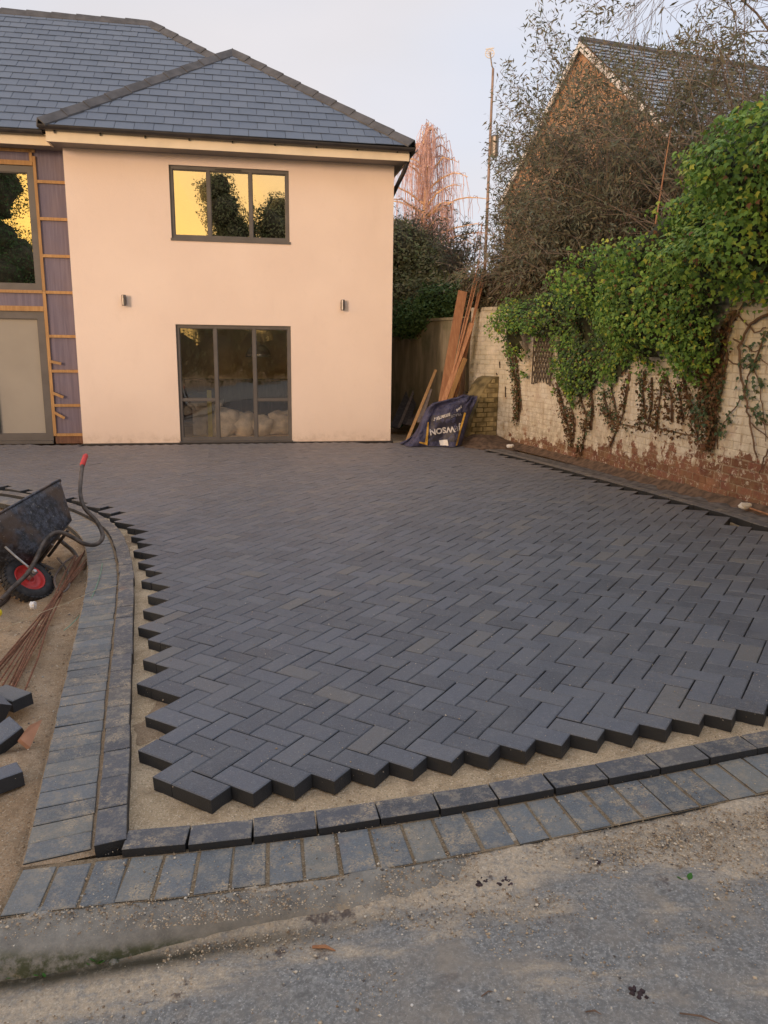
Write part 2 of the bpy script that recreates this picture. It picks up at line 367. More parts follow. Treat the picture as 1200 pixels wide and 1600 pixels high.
c = mixc(t, mrange(t, noise(t, 26, 5, .8), .61, .66, 0, .85), c, (.34, .32, .29))
t.links.new(c, b.inputs['Base Color']); b.inputs['Roughness'].default_value = .5; bump(t, b, n, .35, .006)
M_TUBE = plain('dirty_steel_tube', (.095, .075, .062), .55, .45, 20, metal=.1)
M_TYRE = plain('tyre_rubber', (.035, .034, .036), .8, .35, 25)
M_RUST = plain('rusty_steel', (.20, .085, .045), .85, .35, 40)
M_TERRA = plain('terracotta', (.46, .235, .14), .8, .12, 20)
M_NAVY, t, b = newmat('woven_navy_bag')
n = noise(t, 7, 5, .65); c = mixc(t, mrange(t, n, .3, .7), (.036, .038, .085), (.085, .085, .165)); t.links.new(c, b.inputs['Base Color']); b.inputs['Roughness'].default_value = .5
bump(t, b, math_(t, 'ADD', noise(t, 11, 5, .7), math_(t, 'MULTIPLY', noise(t, 3.5, 3, .5), 2)), .9, .05)
M_BAGDK = plain('dark_bag_panel', (.028, .026, .045), .5, .3, 14, bmp=.5, bscale=20)
M_PRINT = plain('white_bag_print', (.55, .53, .53), .7, .2, 60, bmp=0)
M_GREENC = plain('green_sheet', (.08, .22, .13), .6, .3, 10)

# painted brick garden wall: old white paint, dirt runs, moss, bare red brick low down near the road end
def wall_mat(name, joint):
    m_, t, b = newmat(name)
    g = t.nodes.new('ShaderNodeNewGeometry'); sx = t.nodes.new('ShaderNodeSeparateXYZ'); t.links.new(g.outputs['Position'], sx.inputs[0])
    r = rnd(t); n1 = noise(t, 3.0, 5, .65); n2 = noise(t, 40, 4, .7); n3 = noise(t, 9, 5, .7)
    paint = mixc(t, mrange(t, n1, .35, .7), (.69, .63, .53), (.80, .77, .69))
    if not joint: paint = mixc(t, mrange(t, r, 0, 1, 0, .3, False), paint, (.70, .63, .50))
    paint = mixc(t, mrange(t, noise(t, 6, 4, .7, stretch=(1, 1, .25)), .50, .70, 0, .6), paint, (.40, .30, .20))
    chips = mrange(t, n2, .66, .70); paint = mixc(t, math_(t, 'MULTIPLY', chips, .8), paint, (.25, .13, .08))
    if joint: paint = mixc(t, mrange(t, n1, .3, .7, .1, .5), paint, (.33, .26, .18))
    brick = mixc(t, mrange(t, r, 0, 1, 0, 1, False), (.16, .065, .045), (.29, .13, .095)); brick = mixc(t, mrange(t, n2, .4, .7, 0, .5), brick, (.14, .06, .05))
    if joint: brick = mixc(t, mrange(t, n3, .35, .6), (.13, .07, .05), (.40, .31, .24))
    # height of the bare band grows towards the road end of the wall
    thr = mrange(t, sx.outputs['Y'], 6.0, 12.2, .66, .06, False)
    hgt = math_(t, 'SUBTRACT', math_(t, 'ADD', sx.outputs['Z'], math_(t, 'MULTIPLY', math_(t, 'SUBTRACT', noise(t, 5, 5, .7), .5), 1.0)), thr)
    if not joint: hgt = math_(t, 'ADD', hgt, math_(t, 'MULTIPLY', math_(t, 'SUBTRACT', r, .5), .09))
    bare = math_(t, 'MULTIPLY', mrange(t, hgt, -.015, .025, 1, 0), mrange(t, noise(t, 17, 6, .8), .60, .56, .25, 1.0))
    c = mixc(t, bare, paint, brick)
    grime = math_(t, 'MULTIPLY', mrange(t, sx.outputs['Z'], .1, 1.15, 1, 0), mrange(t, n3, .38, .62)); c = mixc(t, math_(t, 'MULTIPLY', grime, .55), c, (.26, .185, .10))
    red = math_(t, 'MULTIPLY', mrange(t, noise(t, 2.2, 4, .6), .55, .70), mrange(t, sx.outputs['Z'], .35, 1.2, 1, 0)); c = mixc(t, math_(t, 'MULTIPLY', red, .6), c, (.38, .19, .11))
    flake = math_(t, 'MULTIPLY', mrange(t, noise(t, 14, 6, .75), .58, .63), mrange(t, sx.outputs['Z'], .5, 1.5, 1, .15)); c = mixc(t, math_(t, 'MULTIPLY', flake, .7), c, (.24, .12, .075))
    green = math_(t, 'MULTIPLY', mrange(t, sx.outputs['Y'], 12.0, 13.2), mrange(t, n1, .25, .6)); c = mixc(t, math_(t, 'MULTIPLY', green, .5), c, (.22, .20, .10))
    t.links.new(c, b.inputs['Base Color']); b.inputs['Roughness'].default_value = .9; b.inputs['Specular IOR Level'].default_value = .2
    bump(t, b, math_(t, 'ADD', n2, n3), .5, .008); return m_
M_WBRICK = wall_mat('painted_brick', False); M_WJOINT = wall_mat('painted_joint', True)
M_BACKW, t, b = newmat('stained_render')
c = mixc(t, mrange(t, noise(t, 5, 5, .6, stretch=(1, 1, .2)), .35, .7), (.20, .17, .10), (.40, .33, .22)); c = mixc(t, mrange(t, noise(t, 1.5, 4, .6), .5, .7), c, (.16, .15, .08))
t.links.new(c, b.inputs['Base Color']); b.inputs['Roughness'].default_value = .9; bump(t, b, noise(t, 20, 4, .7), .4, .01)
# neighbour's brick house, a long way off
M_NBRICK, t, b = newmat('buff_brick')
br = nd(t, 'ShaderNodeTexBrick', Scale=1.0); br.inputs['Brick Width'].default_value = .225; br.inputs['Row Height'].default_value = .075; br.inputs['Mortar Size'].default_value = .006
br.inputs['Color1'].default_value = (.42, .22, .11, 1); br.inputs['Color2'].default_value = (.52, .30, .16, 1); br.inputs['Mortar'].default_value = (.40, .32, .25, 1)
tcn = t.nodes.new('ShaderNodeTexCoord'); t.links.new(tcn.outputs['UV'], br.inputs['Vector'])
c = mixc(t, mrange(t, noise(t, 2, 4, .6), .4, .8, 0, .4), br.outputs['Color'], (.38, .20, .12)); t.links.new(c, b.inputs['Base Color']); b.inputs['Roughness'].default_value = .9
bump(t, b, br.outputs['Fac'], .4, -.01)

def leafmat(name, cols, rough=.5, trans=.25):
    m_, t, b = newmat(name)
    g = t.nodes.new('ShaderNodeNewGeometry'); r = g.outputs['Random Per Island']
    n = len(cols); c = ramp(t, [(i/(n-1) if n > 1 else 0, x) for i, x in enumerate(cols)], r)
    c = mixc(t, mrange(t, noise(t, 2.4, 5, .65), .46, .66, 0, .62), c, tuple(x*.62 for x in cols[0]))
    t.links.new(c, b.inputs['Base Color']); b.inputs['Roughness'].default_value = rough; b.inputs['Specular IOR Level'].default_value = .3
    if trans:
        o = t.nodes['Material Output']; tl = t.nodes.new('ShaderNodeBsdfTranslucent'); t.links.new(c, tl.inputs[0])
        ms = t.nodes.new('ShaderNodeMixShader'); ms.inputs[0].default_value = trans; t.links.new(b.outputs[0], ms.inputs[1]); t.links.new(tl.outputs[0], ms.inputs[2]); t.links.new(ms.outputs[0], o.inputs[0])
    return m_
M_IVY = leafmat('ivy_leaf', [(.085, .18, .05), (.13, .26, .07), (.19, .36, .08), (.15, .31, .07), (.30, .46, .09), (.21, .38, .08), (.52, .54, .09)])
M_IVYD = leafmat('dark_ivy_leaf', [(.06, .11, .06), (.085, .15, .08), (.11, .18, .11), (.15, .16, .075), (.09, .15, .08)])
M_IVYB = leafmat('dead_ivy_leaf', [(.11, .055, .03), (.17, .09, .05), (.22, .13, .075), (.09, .08, .035), (.14, .07, .04)], .8, .1)
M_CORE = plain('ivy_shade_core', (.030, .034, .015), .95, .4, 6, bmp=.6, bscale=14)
M_TTWIG = plain('dark_tree_twig', (.15, .12, .10), .9, .35, 12)
M_STEM = plain('brown_bark', (.17, .11, .075), .9, .3, 20)
M_TWIG = plain('grey_brown_twig', (.23, .18, .15), .9, .35, 12)
M_BUD = leafmat('buddleia_leaf', [(.13, .15, .105), (.17, .18, .13), (.20, .165, .11), (.14, .17, .125), (.23, .19, .13)], .8, .15)
M_HEDGE = leafmat('hedge_leaf', [(.21, .215, .105), (.28, .275, .125), (.32, .285, .15), (.21, .27, .10), (.37, .30, .17)], .7, .2)
M_HEDGEG = leafmat('green_hedge_leaf', [(.07, .13, .045), (.10, .18, .06), (.13, .22, .07)], .6, .2)
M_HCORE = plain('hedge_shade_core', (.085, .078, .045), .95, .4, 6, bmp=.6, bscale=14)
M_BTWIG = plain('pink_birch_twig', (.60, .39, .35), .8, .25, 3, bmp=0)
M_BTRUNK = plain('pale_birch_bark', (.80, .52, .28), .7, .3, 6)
M_WEED = leafmat('weed_leaf', [(.06, .20, .03), (.10, .28, .05)], .5, .3)
M_GRIT, t, b = newmat('mixed_grit')
g = t.nodes.new('ShaderNodeNewGeometry'); c = ramp(t, [(0, (.20, .14, .09)), (.35, (.42, .31, .20)), (.65, (.58, .47, .33)), (.85, (.75, .68, .56)), (.97, (.10, .09, .085))], g.outputs['Random Per Island'])
t.links.new(c, b.inputs['Base Color']); b.inputs['Roughness'].default_value = .6
M_MOSS = plain('dark_moss', (.055, .035, .038), .95, .4, 40, bmp=.6)

# ------------------------------------------------------------------ ground
def grid_mesh(name, xs, ys, zf):
    X, Y = np.meshgrid(xs, ys, indexing='ij'); Z = zf(X, Y); V = np.stack([X, Y, Z], -1).reshape(-1, 3)
    nx, ny = len(xs), len(ys); i = np.arange((nx-1)*ny).reshape(nx-1, ny)[:, :-1].ravel()
    return npmesh(name, V, np.stack([i, i+ny, i+ny+1, i+1], -1), True)
def Tn(X, Y):
    X = np.clip(X, -8, 6); Y = np.maximum(Y, -1)
    s = lambda a, b_, v: (lambda q: q*q*(3-2*q))(np.clip((v-a)/(b_-a), 0, 1))
    return .0577*X*(1-s(5.5, 12, Y)) + .0075*(np.minimum(Y, 6)-3)*(1-s(6, 12, Y))
def xs_of(parts): return np.unique(np.concatenate([np.arange(a, b_, s) for a, b_, s in parts]))
soil_x = xs_of([(-240, -20, 20), (-20, -5, .6), (-5, -3, .06), (-3, 0, .022), (0, 6, .25), (6, 20, 1.5), (20, 241, 20)])
soil_y = xs_of([(-240, -20, 20), (-20, 1.2, 1.5), (1.2, 5, .022), (5, 9, .04), (9, 20, .5), (20, 401, 20)])
def soil_z(X, Y):
    m_ = ((X > -5) & (X < -.5) & (Y > 1.4) & (Y < 9)).astype(float)
    far = np.clip((np.abs(X)+np.abs(Y)-25)/10, 0, 1)
    n_ = (vnoise(X*2.2, Y*2.2)-.5)*.06 + (vnoise(X*7, Y*7, 0, 3)-.5)*.034 + (vnoise(X*15, Y*15, 0, 5)-.5)*.018
    under = (Y < np.interp(X, [-1.2, -1.05, 2.2], [1.72, 1.88, 2.7])) & (Y > -9)
    return Tn(X, Y)*(1-far)-.085+n_*m_-(1-m_)*.03-.22*under-.085*np.exp(-((X+2.40)**2+(Y-4.95)**2)/.35)-.10*((X < -1.0) & (X > -1.45) & (Y < 1.75) & (Y > 1.2))*0
me = grid_mesh('ground', soil_x, soil_y, soil_z); obj('ground', me, M_SOIL, kind='structure')

# border centre lines, measured on the ground
def spline(pts, step=.01):
    P = [Vector((p[0], p[1], 0)) for p in pts]; P = [2*P[0]-P[1]]+P+[2*P[-1]-P[-2]]; o = []
    for i in range(1, len(P)-2):
        for k in range(24):
            t_ = k/24; a, b_, c_, d_ = P[i-1:i+3]
            o.append(.5*((2*b_)+(-a+c_)*t_+(2*a-5*b_+4*c_-d_)*t_*t_+(-a+3*b_-3*c_+d_)*t_**3))
    o.append(P[-2])
    L = [0]
    for i in range(1, len(o)): L.append(L[-1]+(o[i]-o[i-1]).length)
    n_ = int(L[-1]/step); res = []; j = 0
    for k in range(n_+1):
        s_ = k*step
        while j < len(L)-2 and L[j+1] < s_: j += 1
        q = (s_-L[j])/max(1e-9, L[j+1]-L[j]); res.append(o[j].lerp(o[j+1], min(1, q)))
    return res
LEFT_IN = spline([G(*p)[:2] for p in [(200, 1310), (205, 1115), (208, 1000), (210, 920), (208, 880), (195, 840), (180, 820), (150, 801), (112, 786), (60, 775), (0, 766), (-120, 757)]])
FRONT_IN = spline([G(*p)[:2] for p in [(198, 1295), (490, 1268), (580, 1250), (770, 1222), (1000, 1175), (1200, 1140), (1500, 1082)]])
_fp = np.array([(p.x, p.y) for p in FRONT_IN]); _co = np.polyfit(_fp[:, 0], _fp[:, 1], 3)
FRONT_IN = spline([(x, float(np.polyval(_co, x))) for x in np.linspace(-.828, 2.1, 22)])
RIGHT_IN = spline([G(*p)[:2] for p in [(1500, 905), (1200, 825), (1137, 805), (1050, 780), (967, 757), (860, 728), (790, 710), (750, 701)]])

# sand bed under the blocks
bed_x = np.arange(-5.0, 3.6, .025); bed_y = np.arange(2.1, 13.2, .05)
def bed_z(X, Y):
    return Tn(X, Y)-.060+(vnoise(X*9, Y*9, 0, 2)-.5)*.012+(vnoise(X*40, Y*40, 0, 8)-.5)*.006
Xb, Yb = np.meshgrid(bed_x, bed_y, indexing='ij'); Zb = bed_z(Xb, Yb)
lin = np.array([(p.x, p.y) for p in LEFT_IN])[::6]
def left_of(X, Y):
    """nearest border point decides; True where the point is on the drive side"""
    d = (X[..., None]-lin[:, 0])**2+(Y[..., None]-lin[:, 1])**2; j = np.clip(d.argmin(-1), 0, len(lin)-2)
    tx, ty = lin[j+1, 0]-lin[j, 0], lin[j+1, 1]-lin[j, 1]
    return (tx*(Y-lin[j, 1])-ty*(X-lin[j, 0])) < 0
inside = left_of(Xb+.05, Yb)
ny = len(bed_y); ii = []
keep = inside[:-1, :-1] & inside[1:, 1:] & (Yb[:-1, :-1] > 2.15+.0*Xb[:-1, :-1]+np.maximum(0, Xb[:-1, :-1])*.22)
idx = np.arange(Xb.size).reshape(Xb.shape)
a_ = idx[:-1, :-1][keep]; F = np.stack([a_, a_+ny, a_+ny+1, a_+1], -1)
me = npmesh('sand_bed', np.stack([Xb, Yb, Zb], -1).reshape(-1, 3), F, True); obj('sand_bed', me, M_SAND, kind='structure')

# ------------------------------------------------------------------ blocks
def block_mesh(name, l, w_, h, ch=.004, jit=.0008):
    """chamfered paving block, top at z=0, centred"""
    mb = MB(); a, b_ = l/2, w_/2
    J = lambda: random.uniform(-jit, jit)
    q = [(-a, -b_), (a, -b_), (a, b_), (-a, b_)]
    q = [(x+J(), y+J()) for x, y in q]
    vs = [(x, y, -h) for x, y in q]+[(x, y, -ch) for x, y in q]+[(x-math.copysign(ch, x), y-math.copysign(ch, y), 0) for x, y in q]
    mb.add(vs, [(3, 2, 1, 0)]+[(i, (i+1) % 4, 4+(i+1) % 4, 4+i) for i in range(4)]+[(4+i, 4+(i+1) % 4, 8+(i+1) % 4, 8+i) for i in range(4)]+[(8, 9, 10, 11)])
    return mb
def place_matrix(x, y, ang, dz=0.0, tilt=.004):
    e = .05; gx = (T(x+e, y)-T(x-e, y))/(2*e); gy = (T(x, y+e)-T(x, y-e))/(2*e)
    nrm = Vector((-gx+random.gauss(0, tilt), -gy+random.gauss(0, tilt), 1)).normalized()
    u = Vector((math.cos(ang), math.sin(ang), 0)); u = (u-nrm*u.dot(nrm)).normalized(); v = nrm.cross(u)
    M_ = Matrix(((u.x, v.x, nrm.x, x), (u.y, v.y, nrm.y, y), (u.z, v.z, nrm.z, T(x, y)+dz), (0, 0, 0, 1)))
    return M_
def lay(parent, name, protos, mats, mat, nmax=300):
    """mats: world matrices, nearest first become parts, the rest one joined part"""
    mes = []
    for p in protos:
        me_ = p.mesh(name); me_.materials.append(mat); mes.append(me_)
    order = sorted(mats, key=lambda M_: (M_.translation-Vector(CAM)).length)
    def vis(M_):
        x, y = proj(M_.translation); return -80 < x < 1280 and -80 < y < 1680 and (M_.translation.y > 1)
    order = [M_ for M_ in order if vis(M_)]+[M_ for M_ in order if not vis(M_)]
    for M_ in order[:nmax]: inst(name, random.choice(mes), M_, parent)
    if len(order) > nmax:
        mb = MB()
        for M_ in order[nmax:]:
            p = random.choice(protos); mb.add([M_ @ Vector(v) for v in p.v], p.f)
        o = obj(name+'_field', mb, mat, parent); o['kind'] = 'stuff'
PITCHB = .1025
TH = R(56.84); ea = Vector((math.cos(TH), math.sin(TH))); eb = Vector((math.sin(TH), -math.cos(TH)))
ORG = Vector((-.5902, 2.4049))
paving = bpy.data.objects.new('block_paving', None); COL.objects.link(paving); paving['kind'] = 'structure'
lin_in = np.array([(p.x, p.y) for p in LEFT_IN]); rin = np.array([(p.x, p.y) for p in RIGHT_IN])
HO = Vector((-4.651, 11.809, 0)); HA = R(10.3); HD = Vector((math.cos(HA), math.sin(HA), 0)); HN = Vector((math.sin(HA), -math.cos(HA), 0))
def side_ok(P, line, sign, marg):
    d = (line[:, 0]-P[0])**2+(line[:, 1]-P[1])**2; j = int(min(max(d.argmin(), 0), len(line)-2))
    tx, ty = line[j+1]-line[j]; L_ = math.hypot(tx, ty)
    return sign*(tx*(P[1]-line[j, 1])-ty*(P[0]-line[j, 0]))/L_ > marg
def in_drive(P, am, bm):
    if bm-am > .02: return False                       # the saw-tooth front edge
    off = (Vector((P[0], P[1], 0))-HO).dot(HN); u_ = (Vector((P[0], P[1], 0))-HO).dot(HD)
    if off < (.14 if u_ > 0 else -.02) and u_ < 4.9: return False
    if u_ > 4.7 and P[1] > 12.5: return False
    if P[0] < -8.5: return False
    if not side_ok(P, lin_in, -1, .012): return False
    if P[0] > .5 and not side_ok(P, rin, 1, .006): return False
    if P[1] > 11.9 and P[0] > 1.32: return False
    return True
mats = []
for i in range(-40, 170):
    for j in range(-190, 120):
        if (i-j) % 4: continue
        for s_, cells in ((0, (i, i+1, j-2, j)), (1, (i, i+2, j-3, j-2))):
            c = ORG+PITCHB*((cells[0]+cells[1])/2*ea+(cells[2]+cells[3])/2*eb)
            if not (1.5 < c.y < 15 and -9 < c.x < 4): continue
            if not all(in_drive(ORG+PITCHB*(aa*ea+bb*eb), aa, bb) for aa in cells[:2] for bb in cells[2:]): continue
            d = eb if s_ == 0 else ea
            mats.append(place_matrix(c.x+random.gauss(0, .0006), c.y+random.gauss(0, .0006), math.atan2(d.y, d.x)+random.gauss(0, .004), random.gauss(0, .0009), .0035))
print('paving blocks', len(mats))
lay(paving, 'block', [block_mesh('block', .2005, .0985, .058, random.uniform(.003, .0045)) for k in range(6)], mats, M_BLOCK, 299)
# dark jointing grit between the blocks, well below the faces
jb = MB(); hull = []
Xj = np.arange(-8.0, 3.3, .12); Yj = np.arange(2.2, 13.2, .12)
XX, YY = np.meshgrid(Xj, Yj, indexing='ij'); ZZ = Tn(XX, YY)-.030
dia = (YY-ORG.y)*1-(XX-ORG.x)*0
def cellok(x, y):
    v = Vector((x, y))-ORG; a = v.dot(ea)/PITCHB; b_ = v.dot(eb)/PITCHB
    return in_drive((x, y), a, b_+2.2) and side_ok((x, y), lin_in, -1, .26) and (x < .5 or side_ok((x, y), rin, 1, .20))
okc = np.array([[cellok(x, y) for y in Yj] for x in Xj])
kk = okc[:-1, :-1] & okc[1:, :-1] & okc[:-1, 1:] & okc[1:, 1:]
idx = np.arange(XX.size).reshape(XX.shape); a_ = idx[:-1, :-1][kk]; nj = len(Yj)
me = npmesh('jointing_grit', np.stack([XX, YY, ZZ], -1).reshape(-1, 3), np.stack([a_, a_+nj, a_+nj+1, a_+1], -1), False)
obj('jointing_grit', me, plain('joint_dust', (.045, .04, .035), .95, .3, 30), paving)

# edging courses
M_JOINTS = sand_mat('dirty_jointing_sand', .62)
def course(name, line, off0, off1, L_, dz, w_b, gap, mat, sand=None, skip=0, start=0.0, h=.06, jit=.0015, side=1, nmax=300):
    """blocks along a line; off0..off1 is how far each block reaches out from it, L_ its size along the line"""
    root = bpy.data.objects.new(name, None); COL.objects.link(root); root['kind'] = 'structure'
    st = .01; k = start; ms = []
    n_ = len(line)
    while True:
        if (k+L_)/st >= n_-2: break
        on = lambda v: line[int(v/st)].lerp(line[int(v/st)+1], v/st-int(v/st))
        pa, pb = on(k), on(k+L_); p = (pa+pb)/2; t_ = (pb-pa).normalized(); nn = Vector((-t_.y, t_.x, 0))*side
        c = p+nn*(off0+off1)/2
        ms.append(place_matrix(c.x+random.gauss(0, jit), c.y+random.gauss(0, jit), math.atan2(t_.y, t_.x)+random.gauss(0, jit*3), dz+random.gauss(0, .001), .006))
        k += L_+gap+random.uniform(-.001, .002)
    lay(root, 'block', [block_mesh('block', L_, off1-off0, h, random.uniform(.002, .0035), .0015) for q in range(5)], ms, mat, nmax)
    return root
# left: raised stretchers, then soldiers a little lower
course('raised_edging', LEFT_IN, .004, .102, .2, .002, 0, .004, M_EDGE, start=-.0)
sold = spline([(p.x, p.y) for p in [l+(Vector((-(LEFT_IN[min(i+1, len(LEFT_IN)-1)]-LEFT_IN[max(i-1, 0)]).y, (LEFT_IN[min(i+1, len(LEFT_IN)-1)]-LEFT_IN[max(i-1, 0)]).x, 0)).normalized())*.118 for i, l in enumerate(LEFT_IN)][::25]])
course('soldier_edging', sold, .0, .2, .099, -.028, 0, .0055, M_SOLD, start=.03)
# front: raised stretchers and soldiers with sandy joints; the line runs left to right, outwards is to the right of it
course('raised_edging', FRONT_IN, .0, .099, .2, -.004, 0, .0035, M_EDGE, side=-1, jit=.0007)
fs = [(p.x, p.y-.104*math.sqrt(1+np.polyval(np.polyder(_co), p.x)**2)) for p in FRONT_IN[::12]]
fs = [(fs[0][0]-.30+k*.1, fs[0][1]-(.30-k*.1)*.13) for k in range(3)]+fs
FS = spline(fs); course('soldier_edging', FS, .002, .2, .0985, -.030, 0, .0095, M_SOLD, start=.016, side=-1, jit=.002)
# strip of bedding under the edging, showing in the open joints
for line, sgn, wd in ((FS, -1, .205), (sold, 1, .205)):
    mb = MB(); pts = line[::8]
    for i, p in enumerate(pts):
        t_ = (pts[min(i+1, len(pts)-1)]-pts[max(i-1, 0)]).normalized(); nn = Vector((-t_.y, t_.x, 0))*sgn
        for k in (-.02, .1, wd):
            q = p+nn*k; mb.v.append((q.x, q.y, T(q.x, q.y)-.0345))
    mb.f = [(3*i+k, 3*i+k+1, 3*i+k+4, 3*i+k+3) for i in range(len(pts)-1) for k in (0, 1)]
    obj('edging_bedding', mb, M_JOINTS if sgn < 0 else M_SOIL, kind='structure')
# right: stretcher course and a mortar haunch up to the wall
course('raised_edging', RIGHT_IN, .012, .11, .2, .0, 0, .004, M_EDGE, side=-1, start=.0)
mb = MB(); pts = RIGHT_IN[::10]
for i, p in enumerate(pts):
    t_ = (pts[min(i+1, len(pts)-1)]-pts[max(i-1, 0)]).normalized(); nn = Vector((t_.y, -t_.x, 0))
    for k, z in ((.108, -.012), (.17, -.006+random.uniform(-.006, .004)), (.24, -.012+random.uniform(-.01, .008)), (.30, -.01+random.uniform(-.01, .012)), (.42, -.02)):
        q = p+nn*k; mb.v.append((q.x, q.y, T(q.x, q.y)+z))
mb.f = [(5*i+k, 5*i+k+5, 5*i+k+6, 5*i+k+1) for i in range(len(pts)-1) for k in range(4)]
obj('mortar_haunch', mb, plain('earthy_mortar', (.15, .135, .125), .95, .45, 12, bmp=.6, bscale=50), smooth=True, kind='structure')

# ------------------------------------------------------------------ road and old concrete kerb
KE = spline([G(*p, -.03)[:2] for p in [(-420, 1490), (-120, 1432), (12, 1413), (190, 1393), (560, 1350), (800, 1303), (1000, 1267), (1200, 1223), (1600, 1135), (2600, 960)]])
ke = np.array([(p.x, p.y) for p in KE])
def kerb_y(X): return np.interp(X, ke[:, 0], ke[:, 1])
rx = xs_of([(-240, -20, 20), (-20, -1.6, .7), (-1.6, 2.2, .014), (2.2, 20, .6), (20, 241, 20)])
rv = np.concatenate([np.arange(0, .62, .011), np.arange(.62, 1.6, .05), np.arange(1.6, 9, .6)])
X, Vv = np.meshgrid(rx, rv, indexing='ij'); Y = kerb_y(X)-Vv+.01
drop = .078*(1-np.clip((X+1.1)/1.25, 0, 1)**1.3)
k_ = np.clip((Vv-.05)/.14, 0, 1); k_ = k_*k_*(3-2*k_)
nf = (np.abs(X) < 3)
Z = Tn(X, Y)-.040-drop*k_-.012*k_+nf*((vnoise(X*5, Y*9, 0, 1)-.5)*.014+(vnoise(X*26, Y*26, 0, 4)-.5)*.006+(vnoise(X*70, Y*70, 0, 6)-.5)*.0035)
n2_ = len(rv); i = np.arange((len(rx)-1)*n2_).reshape(len(rx)-1, n2_)[:, :-1].ravel()
me = npmesh('road', np.stack([X, Y, Z], -1).reshape(-1, 3), np.stack([i, i+1, i+n2_+1, i+n2_], -1), True)
gut = np.exp(-((Vv-.205-.012*vnoise(X*7, Y*0, 0, 3))/.034)**2)*np.clip((.15-X)/.7, 0, 1); at_ = me.attributes.new('gutter', 'FLOAT', 'POINT'); at_.data.foreach_set('value', gut.reshape(-1).astype(np.float32))
obj('road', me, M_ROAD, kind='structure')
# kerb: a rounded in-situ strip that dies into the road towards the right
xs = np.arange(-3.2, .75, .02); mb = MB()
prof = [(0, -.004), (.03, .001), (.07, .0), (.11, -.006), (.135, -.016), (.152, -.034), (.162, -.06), (.165, -.10)]
for x in xs:
    y0 = float(kerb_y(x)); fade = max(0.0, min(1.0, (x+.1)/.8))
    for q, z in prof:
        yy_ = y0-.003-q*(1+.15*math.sin(x*5)); zz = T(x, yy_)-.034+z-.03*fade**2+.004*(float(vnoise(x*14, q*30, 0, 2))-.5)*2-.006*float(vnoise(x*3, q*9, 0, 9))
        mb.v.append((x, yy_, zz))
m_ = len(prof); mb.f = [(i*m_+k, i*m_+k+1, (i+1)*m_+k+1, (i+1)*m_+k) for i in range(len(xs)-1) for k in range(m_-1)]
obj('concrete_kerb', mb, M_KERB, smooth=True, kind='structure')

# loose grit and crumbs
def pebbles(pts, sizes):
    V0 = np.array([(1, 0, 0), (-1, 0, 0), (0, 1, 0), (0, -1, 0), (0, 0, 1), (0, 0, -1)], float)
    F0 = np.array([(0, 2, 4), (2, 1, 4), (1, 3, 4), (3, 0, 4), (2, 0, 5), (1, 2, 5), (3, 1, 5), (0, 3, 5)])
    n_ = len(pts); sc = sizes[:, None, None]*rng.uniform(.55, 1.25, (n_, 1, 3)); a = rng.uniform(0, 6.28, n_)
    V = V0[None]*sc*np.array([1, 1, .7]); c_, s_ = np.cos(a)[:, None], np.sin(a)[:, None]
    V = V+rng.normal(0, .12, V.shape)*sizes[:, None, None]
    V = np.stack([V[..., 0]*c_-V[..., 1]*s_, V[..., 0]*s_+V[..., 1]*c_, V[..., 2]], -1)+pts[:, None]
    return V.reshape(-1, 3), (F0[None]+6*np.arange(n_)[:, None, None]).reshape(-1, 3)
n_ = 42000
px_ = rng.uniform(-1.4, 1.9, n_); vv = np.abs(rng.normal(.02, .24, n_))
keepm = (vnoise(px_*2.2, vv*7, 0, 11)+rng.uniform(-.35, .35, n_)+.15*(px_ > 0)) > .47
px_, vv = px_[keepm], vv[keepm]; py_ = kerb_y(px_)-vv-.01
zz = np.interp(0, [0], [0])+Tn(px_, py_)-.040-(.078*(1-np.clip((px_+1.1)/1.25, 0, 1)**1.3)+.012)*(lambda q: q*q*(3-2*q))(np.clip((vv+.01-.05)/.14, 0, 1))
zz = np.where((vv < .16) & (px_ < .3), Tn(px_, py_)-.034, zz)
sz = rng.lognormal(math.log(.0021), .48, len(px_)).clip(.0008, .006)
V1, F1 = pebbles(np.stack([px_, py_, zz+sz*.3], -1), sz)
o = obj('road_grit', npmesh('road_grit', V1, F1), M_GRIT, kind='stuff'); o['label'] = 'pale sandy grit scattered over the worn tarmac'; o['category'] = 'grit'
# grit on the open sand bed and joints
n_ = 30000; gx = rng.uniform(-1.5, 1.9, n_); gy = rng.uniform(1.9, 4.6, n_)
fl = np.array([(p.x, p.y) for p in FRONT_IN]); fy = np.interp(gx, fl[:, 0], fl[:, 1])
onsand = (gy > fy+.02) & (gx > -1.4)
vX = gx-ORG.x; vY = gy-ORG.y; A_ = (vX*ea.x+vY*ea.y)/PITCHB; B_ = (vX*eb.x+vY*eb.y)/PITCHB
onpave = (B_-A_ < 0) & onsand
strip = (~onsand) & (gy > kerb_y(gx)+.0)
k1 = (onsand & ~onpave & (gx > -.82)) ; k2 = strip & (vnoise(gx*6, gy*6, 0, 13)+rng.uniform(-.3, .3, n_) > .45) & (gx > -.9)
k3 = onpave & (rng.uniform(0, 1, n_) < .06)
sel = k1 | k2 | k3; gx, gy = gx[sel], gy[sel]; base = np.where(k1[sel], -.060, np.where(k2[sel], -.030, .0))
sz = rng.lognormal(math.log(.0019), .42, len(gx)).clip(.001, .0055)
V1, F1 = pebbles(np.stack([gx, gy, Tn(gx, gy)+base+sz*.3], -1), sz)
o = obj('sand_grit', npmesh('sand_grit', V1, F1), M_GRIT, kind='stuff'); o['label'] = 'coarse sand grains on the open bedding and edging blocks'; o['category'] = 'grit'

